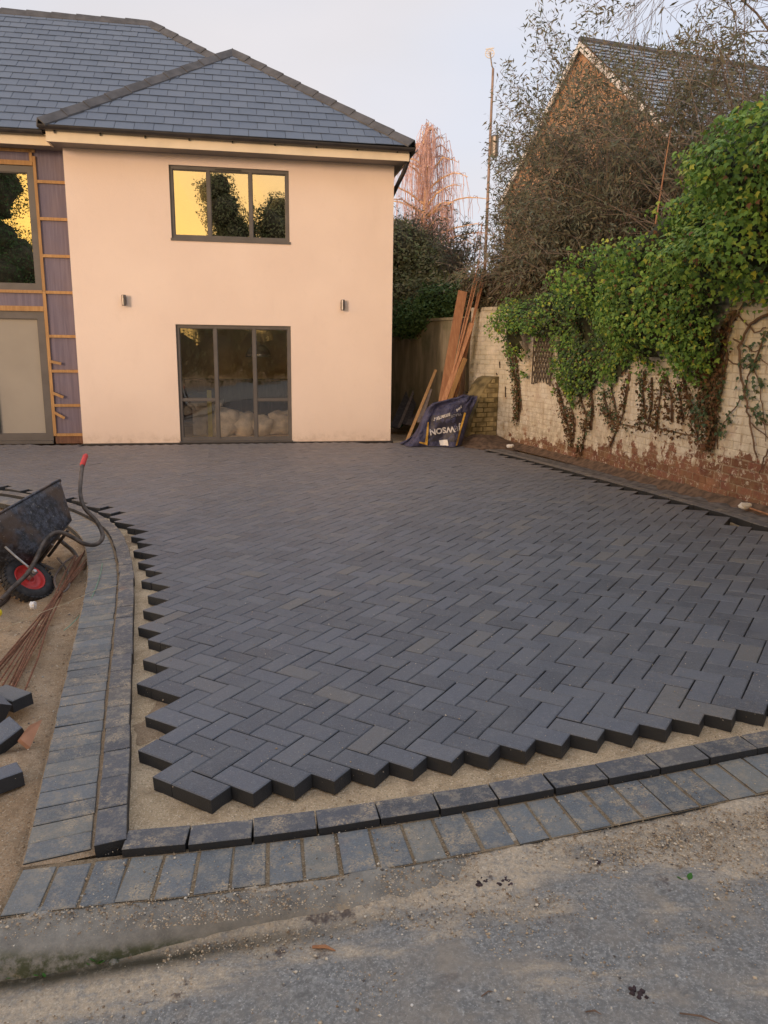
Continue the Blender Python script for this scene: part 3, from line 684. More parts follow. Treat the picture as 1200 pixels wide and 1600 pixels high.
# ================================================================== HOUSE
def FP(u, off, z): return HO+HD*u+HN*off+Vector((0, 0, z))
HR = Matrix.Rotation(HA, 3, 'Z')
def fbox(mb, u0, u1, o0, o1, z0, z1):
    """box in facade coordinates: u along the front, off towards the camera, z up"""
    mb.box(FP((u0+u1)/2, (o0+o1)/2, (z0+z1)/2), (u1-u0, abs(o1-o0), z1-z0), HR); return mb
house = thing('house', FP(2.4, -2, 0), 'two storey rendered house with slate hipped roof at the far end of the drive', 'house')
def hp(name, mb, mat, parent=None, **k): return obj(name, mb, mat, parent or house, **k)
# rendered wing with its openings
UW = (1.457, 3.208); ZU = (3.062, 4.085); ZL = (-.0, 1.812)
mb = MB()
fbox(mb, 0, UW[0], -.30, 0, -.02, 4.27); fbox(mb, UW[1], 4.82, -.30, 0, -.02, 4.27)
fbox(mb, UW[0], UW[1], -.30, 0, ZL[1], ZU[0]); fbox(mb, UW[0], UW[1], -.30, 0, ZU[1], 4.27)
hp('wall', mb, M_REND)
mb = MB(); fbox(mb, 4.54, 4.817, -7.6, -.302, -.02, 4.27); fbox(mb, .0, .28, -2.2, -.302, -.02, 4.27); fbox(mb, -8, 4.53, -7.6, -7.3, -.02, 4.27); fbox(mb, -8, -7.7, -7.29, -.5, -.02, 4.27)
hp('wall', mb, M_REND)
# inside shell: floors and partitions
mb = MB(); fbox(mb, .29, 4.53, -3.6, -.31, -.05, .02); fbox(mb, .335, 4.485, -2.5, -2.4, .021, 2.095); fbox(mb, .285, .33, -3.49, -.31, .021, 2.2); fbox(mb, 4.49, 4.535, -3.49, -.31, .021, 2.2); fbox(mb, .34, 4.48, -3.49, -.31, 2.1, 2.2)
hp('ground_floor_room', mb, M_ROOM)
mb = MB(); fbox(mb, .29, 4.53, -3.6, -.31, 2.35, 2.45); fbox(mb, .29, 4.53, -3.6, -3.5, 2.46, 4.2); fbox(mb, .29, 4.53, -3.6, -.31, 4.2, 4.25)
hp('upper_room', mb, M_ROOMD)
mb = MB(); fbox(mb, -7.6, -.02, -3.6, -.5, 2.16, 2.24); fbox(mb, -7.6, -.02, -3.2, -3.1, .0, 4.2); fbox(mb, -7.6, -.02, -3.2, -.5, 4.1, 4.15); fbox(mb, -7.6, .0, -3.6, -.5, -.05, .0); fbox(mb, -.06, -.01, -3.1, -.5, 0, 4.1)
hp('stair_hall', mb, plain('plastered_hall', (.16, .115, .065), .9, .3, 1.3))
# windows: each frame with its panes and sill
def window(u0, u1, z0, z1, mull, off, dep, mat_glass, transoms=(), sill=True, fw=.046, name='window', skew=None):
    mb = MB(); o1, o0 = off, off-dep
    fbox(mb, u0, u0+fw, o0, o1, z0, z1); fbox(mb, u1-fw, u1, o0, o1, z0, z1)
    fbox(mb, u0+fw, u1-fw, o0, o1, z0, z0+fw); fbox(mb, u0+fw, u1-fw, o0, o1, z1-fw*1.05, z1)
    for mu in mull: fbox(mb, mu-.023, mu+.023, o0+.002, o1-.002, z0+fw, z1-fw*1.05)
    edges = [u0+fw]+[e for mu in mull for e in (mu-.023, mu+.023)]+[u1-fw]
    cells = []
    for q in range(0, len(edges), 2):
        a, b_ = edges[q], edges[q+1]; tr = [x for c_, x in transoms if c_ == q//2]
        zz = [z0+fw]+tr+[z1-fw*1.05]
        for zt in tr: fbox(mb, a, b_, o0+.004, o1-.006, zt-.014, zt+.014)
        for r_ in range(len(zz)-1): cells.append((a, b_, zz[r_]+(.014 if r_ else 0), zz[r_+1]-(.014 if r_ < len(zz)-2 else 0)))
    wo = hp(name, mb, M_FRAME)
    for a, b_, c_, d_ in cells:
        s_ = MB()
        if skew: fr = MB()
        # inner sash bead
        bd = MB(); w_ = .011
        for (x0, x1, y0, y1) in ((a, a+w_, c_, d_), (b_-w_, b_, c_, d_), (a+w_, b_-w_, c_, c_+w_), (a+w_, b_-w_, d_-w_, d_)): fbox(bd, x0, x1, o0+.02, o1-.018, y0, y1)
        obj('sash_bead', bd, M_FRAME, wo)
        p_ = MB(); j1, j2 = random.uniform(-.0015, .0015), random.uniform(-.0015, .0015)
        q = [FP(a+w_, o0+.03+j1, c_+w_), FP(b_-w_, o0+.03-j1, c_+w_), FP(b_-w_, o0+.03+j2, d_-w_), FP(a+w_, o0+.03-j2, d_-w_)]
        p_.prism(q, -HN*.004); obj('pane', p_, mat_glass, wo)
    if sill: sb = MB(); fbox(sb, u0-.015, u1+.015, o0+.02, off+.045, z0-.036, z0-.001); obj('sill', sb, M_FRAME, wo)
    return wo
wu = window(UW[0]+.002, UW[1]-.002, ZU[0]+.002, ZU[1]-.002, (2.02, 2.635), -.03, .07, M_GLASS)
vb = MB(); fbox(vb, 2.12, 2.5, -.031, -.018, 4.045, 4.065); obj('trickle_vent', vb, M_BLACK, wu)
wl = window(UW[0]+.002, UW[1]-.002, .022, ZL[1]-.002, (2.045, 2.64), -.03, .07, M_GLASSLOW, transoms=((0, .665), (2, .665)), sill=False)
mb = MB(); fbox(mb, UW[0]-.01, UW[1]+.01, -.1, .05, -.01, .02); obj('threshold', mb, M_FRAME, wl)
# drain channel along the foot of the wall
mb = MB(); fbox(mb, -.0, 4.84, .052, .075, -.02, .006); fbox(mb, -.0, 4.84, .112, .135, -.02, .006); fbox(mb, -.0, 4.84, .075, .112, -.03, -.012)
for k in range(0, 120): fbox(mb, .02+k*.04, .03+k*.04, .0755, .1115, -.012, .002)
hp('drain_channel', mb, M_BLACK)
# fascia, soffit and gutters
mb = MB(); fbox(mb, -.13, 4.975, .36, .385, 4.225, 4.375); fbox(mb, 4.951, 4.975, -7.8, .36, 4.225, 4.375); fbox(mb, -.13, -.106, .05, .36, 4.225, 4.375); hp('fascia', mb, M_FASC)
mb = MB(); fbox(mb, -.105, 4.95, .002, .359, 4.235, 4.262); fbox(mb, 4.821, 4.95, -7.8, .001, 4.235, 4.262); fbox(mb, -.105, -.001, -.2, .001, 4.235, 4.262); hp('soffit', mb, M_SOFF)
mb = MB(); fbox(mb, -8.2, -.132, .10, .125, 4.225, 4.375); hp('fascia', mb, M_FASC)
mb = MB(); fbox(mb, -8.2, -.107, -.5, .099, 4.235, 4.262); hp('soffit', mb, M_SOFF)
def gutter(p0, p1, out, up=Vector((0, 0, 1)), r=.055):
    p0, p1 = Vector(p0), Vector(p1); mb = MB(); n_ = 9; vs = []
    for p in (p0, p1):
        for rr in (r, r-.006):
            for k in range(n_):
                a = math.pi*k/(n_-1); vs.append(p+out*(-math.cos(a)*rr)-up*math.sin(a)*rr)
    for k in range(n_-1):
        mb.f += [(k, k+1, 2*n_+k+1, 2*n_+k), (n_+k, 3*n_+k, 3*n_+k+1, n_+k+1), (k, n_+k, n_+k+1, k+1), (2*n_+k, 2*n_+k+1, 3*n_+k+1, 3*n_+k)]
    mb.f += [(0, 2*n_, 3*n_, n_), (n_-1, 2*n_-1, 4*n_-1, 3*n_-1)]; mb.v = [tuple(v) for v in vs]
    return mb
hp('gutter', gutter(FP(-.20, .445, 4.415), FP(5.045, .445, 4.39), HN), M_BLACK)
hp('gutter', gutter(FP(5.04, .44, 4.39), FP(5.04, -7.8, 4.38), HD), M_BLACK)
hp('gutter', gutter(FP(-8.2, .185, 4.415), FP(-.21, .185, 4.40), HN), M_BLACK)
for k in range(9): hp('gutter_bracket', fbox(MB(), -.02+k*.6, .0+k*.6, .386, .41, 4.33, 4.40), M_BLACK)
mb = MB(); mb.tube([FP(4.98, .3, 4.35), FP(4.97, .3, 4.24), FP(4.93, .2, 4.10), FP(4.90, -.05, 4.00), FP(4.87, -.5, 3.85), FP(4.87, -.8, 3.7), FP(4.87, -.8, .05)], .034, 10); hp('downpipe', mb, M_BLACK)
# roof
PT = .74; CK = math.cos(math.atan(PT)); SK = math.sin(math.atan(PT))
EZ = 4.42
apex = (2.415, .46-2.585, EZ+PT*2.585); ridge_off = .19-3.70; RZ = EZ+PT*3.70; ru = .96
wing_back = .19-(apex[2]-EZ)/PT
mb = MB()
def poly(*pts): mb.add([FP(*p) for p in pts], [tuple(range(len(pts)))])
poly((-.17, .46, EZ), (5.0, .46, EZ), apex)
poly((-.17, .46, EZ), apex, (2.415, wing_back, apex[2]), (-.17, .19, EZ))
poly((5.0, .46, EZ), (5.0, -7.8, EZ), (2.415, -5.2, apex[2]), apex)
poly((-8.2, .19, EZ), (ru+3.70, .19, EZ), (ru, ridge_off, RZ), (-8.2, ridge_off, RZ))
poly((ru+3.70, .19, EZ), (ru+3.7, -7.4, EZ), (ru, ridge_off, RZ))
poly((-8.2, ridge_off, RZ), (ru, ridge_off, RZ), (ru+3.7, -7.4, EZ), (-8.2, -7.4, EZ))
poly((-8.2, .19, EZ), (-8.2, ridge_off, RZ), (-8.2, -7.4, EZ)); poly((-8.2, .19, EZ-.01), (-8.2, -7.8, EZ-.01), (5, -7.8, EZ-.01), (5, .46, EZ-.01), (-.17, .46, EZ-.01), (-.17, .19, EZ-.01))
for i, v in enumerate(mb.v): mb.v[i] = (v[0], v[1], v[2]-.012)
roof = hp('roof', mb, M_UNDER)
full = MB(); SW, SG, SLn = .262, .245, .31
rt = Matrix(((HD.x, -HN.x*CK, HN.x*SK), (HD.y, -HN.y*CK, HN.y*SK), (0, SK, CK)))  # local x along eave, y up slope, z normal
full.box((0, 0, 0), (SW-.006, SLn, .009)); full_me = full.mesh('slate'); full_me.materials.append(M_SLATE)
def slate_rows(e_off, umin_f, umax_f, ltop, nmax, vis_u=-9):
    """rows of half-lapped slates on a front roof plane"""
    placed = []; row = 0
    while row*SG < ltop-.05:
        s0 = row*SG-.02; s1 = min(s0+SLn, ltop-.01); um = umin_f(s0+SG*.5); ux = umax_f(s0+SG*.5)
        u = math.floor(um/SW)*SW+(SW/2 if row % 2 else 0)-SW
        while u < ux:
            a, b_ = u+.003, u+SW-.003; u += SW
            a0, a1 = max(a, umin_f(s0)), max(a, umin_f(s1)); b0, b1 = min(b_, umax_f(s0)), min(b_, umax_f(s1))
            if b0-a0 < .02 or b0 < um-.3: continue
            if b1 < a1: a1 = b1 = (a1+b1)/2
            lift = .014+random.uniform(-.0015, .002); t_ = .008; sl_ = lambda s_: lift-(s_-s0)*.045
            def P(u_, s_, h): return FP(u_, e_off, EZ)+(-HN*CK+Vector((0, 0, SK)))*s_+(HN*SK+Vector((0, 0, CK)))*h
            mb = MB(); j = random.uniform(-.003, .003)
            q = [P(a0, s0+j, sl_(s0)), P(b0, s0+j, sl_(s0)), P(b1, s1, sl_(s1)), P(a1, s1, sl_(s1))]
            mb.prism(q, (HN*SK+Vector((0, 0, CK)))*-t_)
            cx_ = proj(q[0])[0]; placed.append((mb, -60 < cx_ < 1300))
        row += 1
    placed.sort(key=lambda x: not x[1])
    rest = MB()
    for k, (mb, vis) in enumerate(placed):
        if vis and k < nmax: obj('slate', mb, M_SLATE, roof)
        else: rest.add(mb.v, mb.f)
    if rest.v: obj('slate_field', rest, M_SLATE, roof, kind='stuff')
    return len(placed)
L1 = 2.585/CK
print('slates', slate_rows(.46, lambda s_: -.17+s_*CK+.05, lambda s_: 5.0-s_*CK-.05, L1-.06, 140))
L2 = 3.70/CK
def valley(s_):
    # main plane is hidden behind the wing roof only to the right of the valley
    return min(ru+3.70-s_*CK-.05, 9)
def mleft(s_): return -8.2
def mright(s_):
    z = EZ+s_*SK
    if z < apex[2]: return max(-.25, -.17+s_*CK-.04)          # stops at the valley
    return ru+3.70-s_*CK-.05
print('slates', slate_rows(.19, mleft, mright, L2-.06, 158))
# wing roof flanks, plain courses seen only from the side
rest = MB()
for k in range(12):
    a = k/12; b_ = (k+1.1)/12
    rest.add([FP(5.0-2.585*a+.01, .46-2.585*a, EZ+1.913*a+.012), FP(5.0-2.585*a+.01, -7.6, EZ+1.913*a+.012), FP(5.0-2.585*b_, -7.6, EZ+1.913*b_+.004), FP(5.0-2.585*b_, .46-2.585*b_, EZ+1.913*b_+.004)], [(0, 1, 2, 3)])
obj('slate_field', rest, M_SLATE, roof, kind='stuff')
# ridge and hip tiles
def ridge_line(p0, p1, d1, d2, wdt=.108, L_=.40, n0=None):
    """angular ridge tiles between two points; d1, d2 point down the two roof slopes"""
    p0, p1 = Vector(p0), Vector(p1); n_ = max(1, round((p1-p0).length/L_)); t_ = (p1-p0)/n_
    up = -(d1+d2).normalized() if (d1+d2).length > 1e-4 else Vector((0, 0, 1))
    for k in range(n_):
        a = p0+t_*k-t_*.03; b_ = a+t_*1.06; h0, h1 = .050, .036
        vs = []
        for p, h in ((a, h0), (b_, h1)):
            for q in (d1*wdt*1.02+up*(h-.02), d1*wdt*.35+up*(h+.016), up*(h+.03), d2*wdt*.35+up*(h+.016), d2*wdt*1.02+up*(h-.02)): vs.append(p+q)
            for q in (d1*wdt+up*(h-.045), up*(h+.008), d2*wdt+up*(h-.045)): vs.append(p+q)
        mb = MB(); fs = []
        for i in range(4): fs.append((i, i+1, 8+i+1, 8+i))
        fs += [(5, 13, 14, 6), (6, 14, 15, 7), (0, 8, 13, 5), (4, 7, 15, 12), (0, 5, 6, 7, 4, 3, 2, 1), (8, 9, 10, 11, 12, 15, 14, 13)]
        mb.add(vs, fs); obj('ridge_tile', mb, M_LEAD, roof)
def dn(v): return v.normalized()
Z = Vector((0, 0, 1)); fr = dn(HN*CK-Z*SK); rgt_ = dn(HD*CK-Z*SK); lft_ = dn(-HD*CK-Z*SK); bk = dn(-HN*CK-Z*SK)
A = FP(*apex)
def hipdirs(n1, n2, line):
    t_ = line.normalized(); return dn(n1-t_*n1.dot(t_)), dn(n2-t_*n2.dot(t_))
l1 = A-FP(-.17, .46, EZ); l2 = A-FP(5.0, .46, EZ)
ridge_line(FP(-.17, .46, EZ+.01), A, *hipdirs(fr+HD*.9, lft_-HN*.9, l1)); ridge_line(FP(5.0, .46, EZ+.01), A, *hipdirs(fr-HD*.9, rgt_-HN*.9, l2))
ridge_line(A, FP(2.415, wing_back, apex[2]), lft_, rgt_)
RE = FP(ru, ridge_off, RZ); l3 = RE-FP(ru+3.7, .19, EZ)
ridge_line(FP(ru+2.2, ridge_off+2.2, RZ-2.2*PT), RE, *hipdirs(fr-HD*.9, rgt_-HN*.9, l3))
ridge_line(FP(-8.2, ridge_off, RZ), RE, fr, bk, L_=.42)
# membrane wall with battens, left of the wing
MO = -.2
mb = MB(); fbox(mb, -.42, .0, MO-.1, MO, .10, 4.235); fbox(mb, -8.0, -.42, MO-.1, MO, 4.02, 4.235); fbox(mb, -8.0, -.42, MO-.1, MO, 1.97, 2.28); hp('membrane', mb, M_MEMB)
hp('plinth_board', fbox(MB(), -.44, -.0, MO-.06, MO+.01, -.02, .095), wood('rust_brown_board', (.12, .055, .035), (.20, .10, .06)))
def batten(u0, u1, z0, z1, o0=.002, o1=.027): return hp('batten', fbox(MB(), u0, u1, MO+o0, MO+o1, z0, z1), M_BATT)
batten(-.462, -.418, .10, 2.262); batten(-.458, -.418, 2.264, 4.14)
for z in (3.80, 3.29, 2.77, 2.25, 1.61, 1.09, .57, .117): batten(-.416, -.012, z-.021, z+.021)
batten(-.50, -.46, 4.06, 4.235)
for z0, z1 in ((4.012, 4.075), (2.232, 2.275), (1.972, 2.045)): batten(-3.3, -.464, z0, z1)
batten(-3.3, -.42, 4.19, 4.232)
for z, a in ((1.22, -.22), (.73, -.42), (.42, -.55)):
    mb = MB(); M_ = HR @ Matrix.Rotation(-a, 3, 'Y') @ Matrix.Identity(3); mb.box(FP(-.35, MO+.045, z), (.17, .012, .04), M_); hp('packing_offcut', mb, M_BATT)
# left windows and doors
window(-3.2, -.465, 2.28, 4.008, (-1.83,), MO+.0, .07, M_GLASS, sill=False, fw=.085)
dr = window(-1.34, -.47, .03, 1.968, (), MO+.0, .07, M_FROST, sill=False, fw=.10, name='door')
obj('threshold', fbox(MB(), -1.34, -.47, MO-.08, MO+.03, -.02, .028), M_FRAME, dr)
dr = window(-2.26, -1.345, .03, 1.968, (), MO+.0, .07, M_FROST, sill=False, fw=.10, name='door')
hd = MB(); hd.tube([FP(-1.42, MO+.0, 1.0), FP(-1.42, MO+.05, 1.0), FP(-1.54, MO+.05, 1.0)], .01, 8); obj('handle', hd, M_STEEL, dr)
mb = MB(); fbox(mb, -8.0, -3.22, MO-.25, MO, -.02, 4.235); hp('wall', mb, M_REND)
# wall lamps
for u_, nm in ((.731, 'left of the lower window'), (4.02, 'right of the lower window, near the wall corner')):
    t_ = thing('wall_lamp', FP(u_, 0, 2.145), 'small steel up and down wall lamp '+nm, 'wall lamp', 'up and down lamps on the rendered wall')
    obj('backplate', fbox(MB(), u_-.03, u_+.03, .001, .016, 2.09, 2.20), M_STEEL, t_)
    mb = MB(); mb.lathe([(0, -.08), (.030, -.08), (.033, -.072), (.033, .072), (.030, .08), (.026, .08), (.024, .06), (0, .055)], FP(u_, .062, 2.145), n=16); obj('lamp_body', mb, M_STEEL, t_, smooth=False)
    obj('bracket', fbox(MB(), u_-.012, u_+.012, .016, .035, 2.13, 2.16), M_STEEL, t_)

# ---- what one sees through the panes
def lump(c, s, seed, n=18, m_=10, squ=.8, amp=.12):
    """soft sack or mound: superellipsoid with folds"""
    mb = MB(); vs = []
    for i in range(m_+1):
        th = math.pi*i/m_
        for k in range(n):
            ph = 2*math.pi*k/n; x = math.sin(th)*math.cos(ph); y = math.sin(th)*math.sin(ph); z = math.cos(th)
            e = lambda v: math.copysign(abs(v)**squ, v)
            d = 1+amp*(float(vnoise(x*2+5, y*2+5, z*2+5, seed))-.5)*2+amp*.5*(float(vnoise(x*6+5, y*6+5, z*5, seed+3))-.5)*2
            vs.append((c[0]+e(x)*s[0]*d, c[1]+e(y)*s[1]*d, c[2]+e(z)*s[2]*d))
    fs = [(i*n+k, (i+1)*n+k, (i+1)*n+(k+1) % n, i*n+(k+1) % n) for i in range(m_) for k in range(n)]
    mb.add(vs, fs); return mb
for k, (u_, wd, hh, lab) in enumerate(((1.98+.14, .30, .42, 'pale full sack inside the room, leftmost of the sacks'), (2.40, .28, .36, 'pale full sack inside the room behind the middle panes'), (2.78, .2, .30, 'low pale sack behind the right mullion of the lower window'), (3.10, .30, .38, 'pale crumpled sack inside the room behind the right pane'))):
    c = FP(u_, -.85-.1*(k % 2), .03+hh/2*.95); o = obj('sack', lump(c, (wd*.9, .28, hh*.55), k+1, squ=.7, amp=.28), M_SACK, smooth=True, loc=(c.x, c.y, .02)); tag(o, lab, 'sack', 'sacks standing inside the lower window')
t_ = thing('pendant_lamp', FP(2.72, -1.2, 1.5), 'grey metal dome pendant lamp on a pale cable inside the lower window', 'pendant lamp')
mb = MB(); mb.lathe([(.03, .24), (.05, .20), (.10, .19), (.17, .13), (.21, .05), (.22, 0), (.215, 0), (.20, .05), (.16, .12), (.09, .17), (.0, .18)], FP(2.72, -1.2, 1.32), n=24); obj('lamp_shade', mb, M_LAMPSH, t_, smooth=True)
mb = MB(); mb.tube([FP(2.72, -1.2, 1.55), FP(2.70, -1.2, 1.62), FP(2.62, -1.2, 1.74), FP(2.56, -1.2, 1.76), FP(2.50, -1.2, 1.86), FP(2.5, -1.2, 2.1)], .008, 6); obj('cable', mb, M_WHITE, t_)
mb = MB(); mb.lathe([(0, .0), (.045, .02), (.05, .06), (.03, .1), (0, .11)], FP(2.72, -1.2, 1.36), n=14); obj('bulb', mb, M_WHITE, t_, smooth=True)
o = obj('cardboard_stack', fbox(fbox(MB(), 1.6, 2.05, -1.5, -.9, .02, .50), 1.52, 2.10, -1.6, -.85, .505, .56), M_DUST, loc=FP(1.8, -1.2, .02)); tag(o, 'pale boxed stack under a dust sheet inside the lower window, left side', 'stack')
o = obj('insulation_batten', fbox(MB(), 1.86, 1.93, -.7, -.62, .02, .78), plain('yellow_foam', (.50, .45, .12), .8, .1, 8), loc=FP(1.9, -.66, .02)); tag(o, 'yellow upright strip inside the left pane of the lower window', 'strip')
mb = MB(); fbox(mb, .6, 4.2, -2.38, -1.9, .86, .90); fbox(mb, .6, .66, -2.38, -1.9, .02, .86); fbox(mb, 4.14, 4.2, -2.38, -1.9, .02, .86); fbox(mb, .66, 4.14, -2.36, -2.3, .1, .86)
o = obj('worktop', mb, M_DARKW, loc=FP(2.4, -2.7, .02)); tag(o, 'long dark worktop at the back of the ground floor room', 'worktop')
c = FP(1.72, -1.2, .62); o = obj('dark_bundle', lump(c, (.2, .2, .09), 11), M_DARKW, smooth=True, loc=(c.x, c.y, .56)); tag(o, 'dark rounded bundle on the covered stack behind the left pane', 'bundle')
# bucket on the sill of the upper left window
BU = (-.66, MO-.28); t_ = thing('paint_bucket', FP(*BU, 2.33), 'red paint bucket with a pale label standing inside the upper left window', 'bucket')
mb = MB(); mb.lathe([(0, 0), (.085, 0), (.10, .20), (.104, .20), (.104, .215), (.0, .215)], FP(*BU, 2.36), n=20); obj('tub', mb, M_REDR, t_, smooth=False)
mb = MB(); 
for k in range(7):
    a0 = HA-math.pi/2-.55+k*.16; a1 = a0+.16
    for a in (a0,): mb.add([Vector((math.cos(q)*rr, math.sin(q)*rr, z))+FP(*BU, 2.36) for q, z, rr in ((a0, .03, .090), (a1, .03, .090), (a1, .10+.02*math.sin(k), .0965), (a0, .10+.02*math.sin(k-1), .0965))], [(0, 1, 2, 3)])
obj('label', mb, M_WHITE, t_)
obj('lid', MB().lathe([(.0, .0), (.106, 0), (.106, .018), (0, .018)], FP(*BU, 2.576), n=20), M_RED, t_)
o = obj('inner_sill_board', fbox(MB(), -3.1, -.5, MO-.45, MO-.08, 2.30, 2.355), M_OLDW, loc=FP(-1.8, MO-.2, 2.3)); tag(o, 'pale board along the inside foot of the upper left window', 'board')
mb = MB(); fbox(mb, -1.0, -.94, MO-.9, MO-.84, 2.25, 4.1); fbox(mb, -.86, -.74, MO-.82, MO-.78, 2.25, 3.0); fbox(mb, -1.25, -.97, MO-.86, MO-.82, 2.25, 3.1)
o = obj('leaning_boards', mb, M_BATT, loc=FP(-1.0, MO-.8, 2.25)); tag(o, 'upright boards standing inside the upper left window', 'boards')

# ================================================================== GARDEN WALLS
WP = [(1.42, 13.33), (1.895, 12.716), (2.303, 11.534), (2.644, 10.237), (2.873, 8.308), (3.002, 7.453), (3.221, 6.319), (3.45, 4.8), (3.62, 3.2), (3.7, 1.8)]
WC = spline(WP); wc = np.array([(p.x, p.y) for p in WC]); NW = len(WC)
wt = np.gradient(wc, axis=0); wt /= np.linalg.norm(wt, axis=1)[:, None]; wn = np.stack([wt[:, 1], -wt[:, 0]], -1)   # wn points to the drive
if wn[NW//2, 0] > 0: wn = -wn
wz = np.array([T(*p) for p in wc])
def wall_pt(s, z, off=0.0):
    """s: metres along the wall from the far corner"""
    i = min(max(s/.01, 0), NW-1); j = int(i); q = wc[j]+wn[j]*off; return Vector((q[0], q[1], z))
def Wl(px, py, off=0.0):
    z = 1.0
    P = np.stack([wc[:, 0]+wn[:, 0]*off, wc[:, 1]+wn[:, 1]*off, np.zeros(NW)], -1)
    for _ in range(4):
        P[:, 2] = z; D = P-CAM; dz = D@_f; X_ = 600+FPX*(D@_r2)/dz
        j = int(np.abs(X_-px)[60 if px < 1150 else 0:].argmin())+(60 if px < 1150 else 0); d = ray(px, py); t_ = P[j, 1]/d[1]; z = CH+d[2]*t_
    if px > 1215:                                    # beyond the picture: carry on along the wall
        j = min(NW-1, j)
    return j*.01, float(z)
WTOP = 2.12
gwall = thing('garden_wall', wall_pt(3, .1), 'old white painted brick garden wall with bare red bricks low down, along the right of the drive', 'wall')
mb = MB(); js = list(range(0, NW, 8))+[NW-1]
for j in js:
    for off, z in ((-.004, -.25), (-.004, WTOP), (-.22, WTOP), (-.22, -.25)): mb.v.append(tuple(wall_pt(j*.01, z, off)))
mb.f = [(4*i+k, 4*i+(k+1) % 4, 4*i+4+(k+1) % 4, 4*i+4+k) for i in range(len(js)-1) for k in range(4)]+[(0, 1, 2, 3), tuple(4*(len(js)-1)+k for k in (3, 2, 1, 0))]
obj('mortar_joints', mb, M_WJOINT, gwall)
protos = []
for k in range(6):
    p = MB(); c_ = .003; a, b_, h_ = .1045+random.uniform(-.001, .001), .03, .0325
    J = lambda: random.uniform(-.0012, .0012)
    q = [(-a+J(), -h_+J()), (a+J(), -h_+J()), (a+J(), h_+J()), (-a+J(), h_+J())]
    p.add([(x, -b_, z) for x, z in q]+[(x, -c_, z) for x, z in q]+[(x*.96, 0, z*.89) for x, z in q], [(i, (i+1) % 4, 4+(i+1) % 4, 4+i) for i in range(4)]+[(4+i, 4+(i+1) % 4, 8+(i+1) % 4, 8+i) for i in range(4)]+[(8, 9, 10, 11)])
    protos.append(p)
wm = []
L_ = (NW-1)*.01
for row in range(31):
    z = -.10+row*.0752+.0325
    if z > WTOP-.03: break
    s_ = .02+(.11 if row % 2 else 0)
    while s_+.11 < L_:
        sc = s_+.105
        if z > float(wz[int(sc/.01)])-.06 and random.random() > .004:
            j = int(sc/.01); n3_ = Vector((wn[j, 0], wn[j, 1], random.gauss(0, .012))).normalized(); u = Vector((-wn[j, 1], wn[j, 0], random.gauss(0, .006))); u = (u-n3_*u.dot(n3_)).normalized(); v = u.cross(n3_)
            if v.z < 0: v = -v; u = -u
            c = wall_pt(sc, z+.004*math.sin(s_*1.7+row), random.uniform(-.002, .0045))
            wm.append(Matrix(((u.x, n3_.x, v.x, c.x), (u.y, n3_.y, v.y, c.y), (u.z, n3_.z, v.z, c.z), (0, 0, 0, 1))))
        s_ += .2255
print('wall bricks', len(wm))
mes = []
for p in protos: me_ = p.mesh('brick'); me_.materials.append(M_WBRICK); mes.append(me_)
def shown(M_):
    x, y = proj(M_.translation); c = M_.translation
    hid = c.z > 1.35 and 2.0 < (c-wall_pt(0, c.z)).length < 7.3            # under the ivy
    return (0 if (x < 1230 and y < 1000 and not hid) else 1, (c-Vector(CAM)).length)
wm.sort(key=shown); rest = MB()
for k, M_ in enumerate(wm):
    if k < 298: inst('brick', random.choice(mes), M_, gwall)
    else:
        p = random.choice(protos); rest.add([M_ @ Vector(v) for v in p.v], p.f)
o = obj('brick_field', rest, M_WBRICK, gwall, kind='stuff')
# coping of half bricks along the top
mb = MB()
for k in range(int(L_/.0)) if False else range(int(L_/.30)):
    a, b_ = wall_pt(k*.3+.005, WTOP, .015), wall_pt(k*.3+.295, WTOP, .015); c, d = wall_pt(k*.3+.005, WTOP, -.24), wall_pt(k*.3+.295, WTOP, -.24)
    mb.prism([a, b_, d, c], (0, 0, .05))
obj('coping', mb, M_WJOINT, gwall, kind='stuff')
# stepped crack near the far end: a chain of open joints
mb = MB(); ck = [Wl(*p) for p in ((757, 497), (761, 510), (770, 511), (772, 517), (786, 518))]
for a, b_ in zip(ck[:-1], ck[1:]):
    p, q = wall_pt(a[0], a[1], .006), wall_pt(b_[0], b_[1], .006); mb.tube([p, q], .009, 4)
for (x, y, hh) in ((781, 565, .10), (776, 583, .03), (790, 604, .17), (778, 527, .03)):
    s_, z = Wl(x, y); mb.tube([wall_pt(s_, z, .004), wall_pt(s_+.02, z-hh, .004)], .012, 4)
obj('crack', mb, plain('open_joint', (.05, .035, .025), .95, .3, 30), gwall)
# back wall behind the timber
C0 = Vector((1.40, 13.36, 0)); C1 = Vector((-1.3, 18.6, 0)); dd = (C1-C0).normalized(); nn = Vector((dd.y, -dd.x, 0))
bw = thing('boundary_wall', (C0+C1)/2, 'stained grey green rendered wall under the hedge, behind the leaning timber', 'wall')
mb = MB(); mb.prism([C0-nn*.0+Vector((0, 0, -.2)), C1+Vector((0, 0, -.2)), C1+Vector((0, 0, 1.98)), C0+Vector((0, 0, 1.98))], nn*.2); obj('wall_body', mb, M_BACKW, bw)
mb = MB(); mb.prism([C0-nn*.03+Vector((0, 0, 1.985)), C1-nn*.03+Vector((0, 0, 1.985)), C1-nn*.03+Vector((0, 0, 2.03)), C0-nn*.03+Vector((0, 0, 2.03))], nn*.26); obj('coping', mb, M_BACKW, bw)
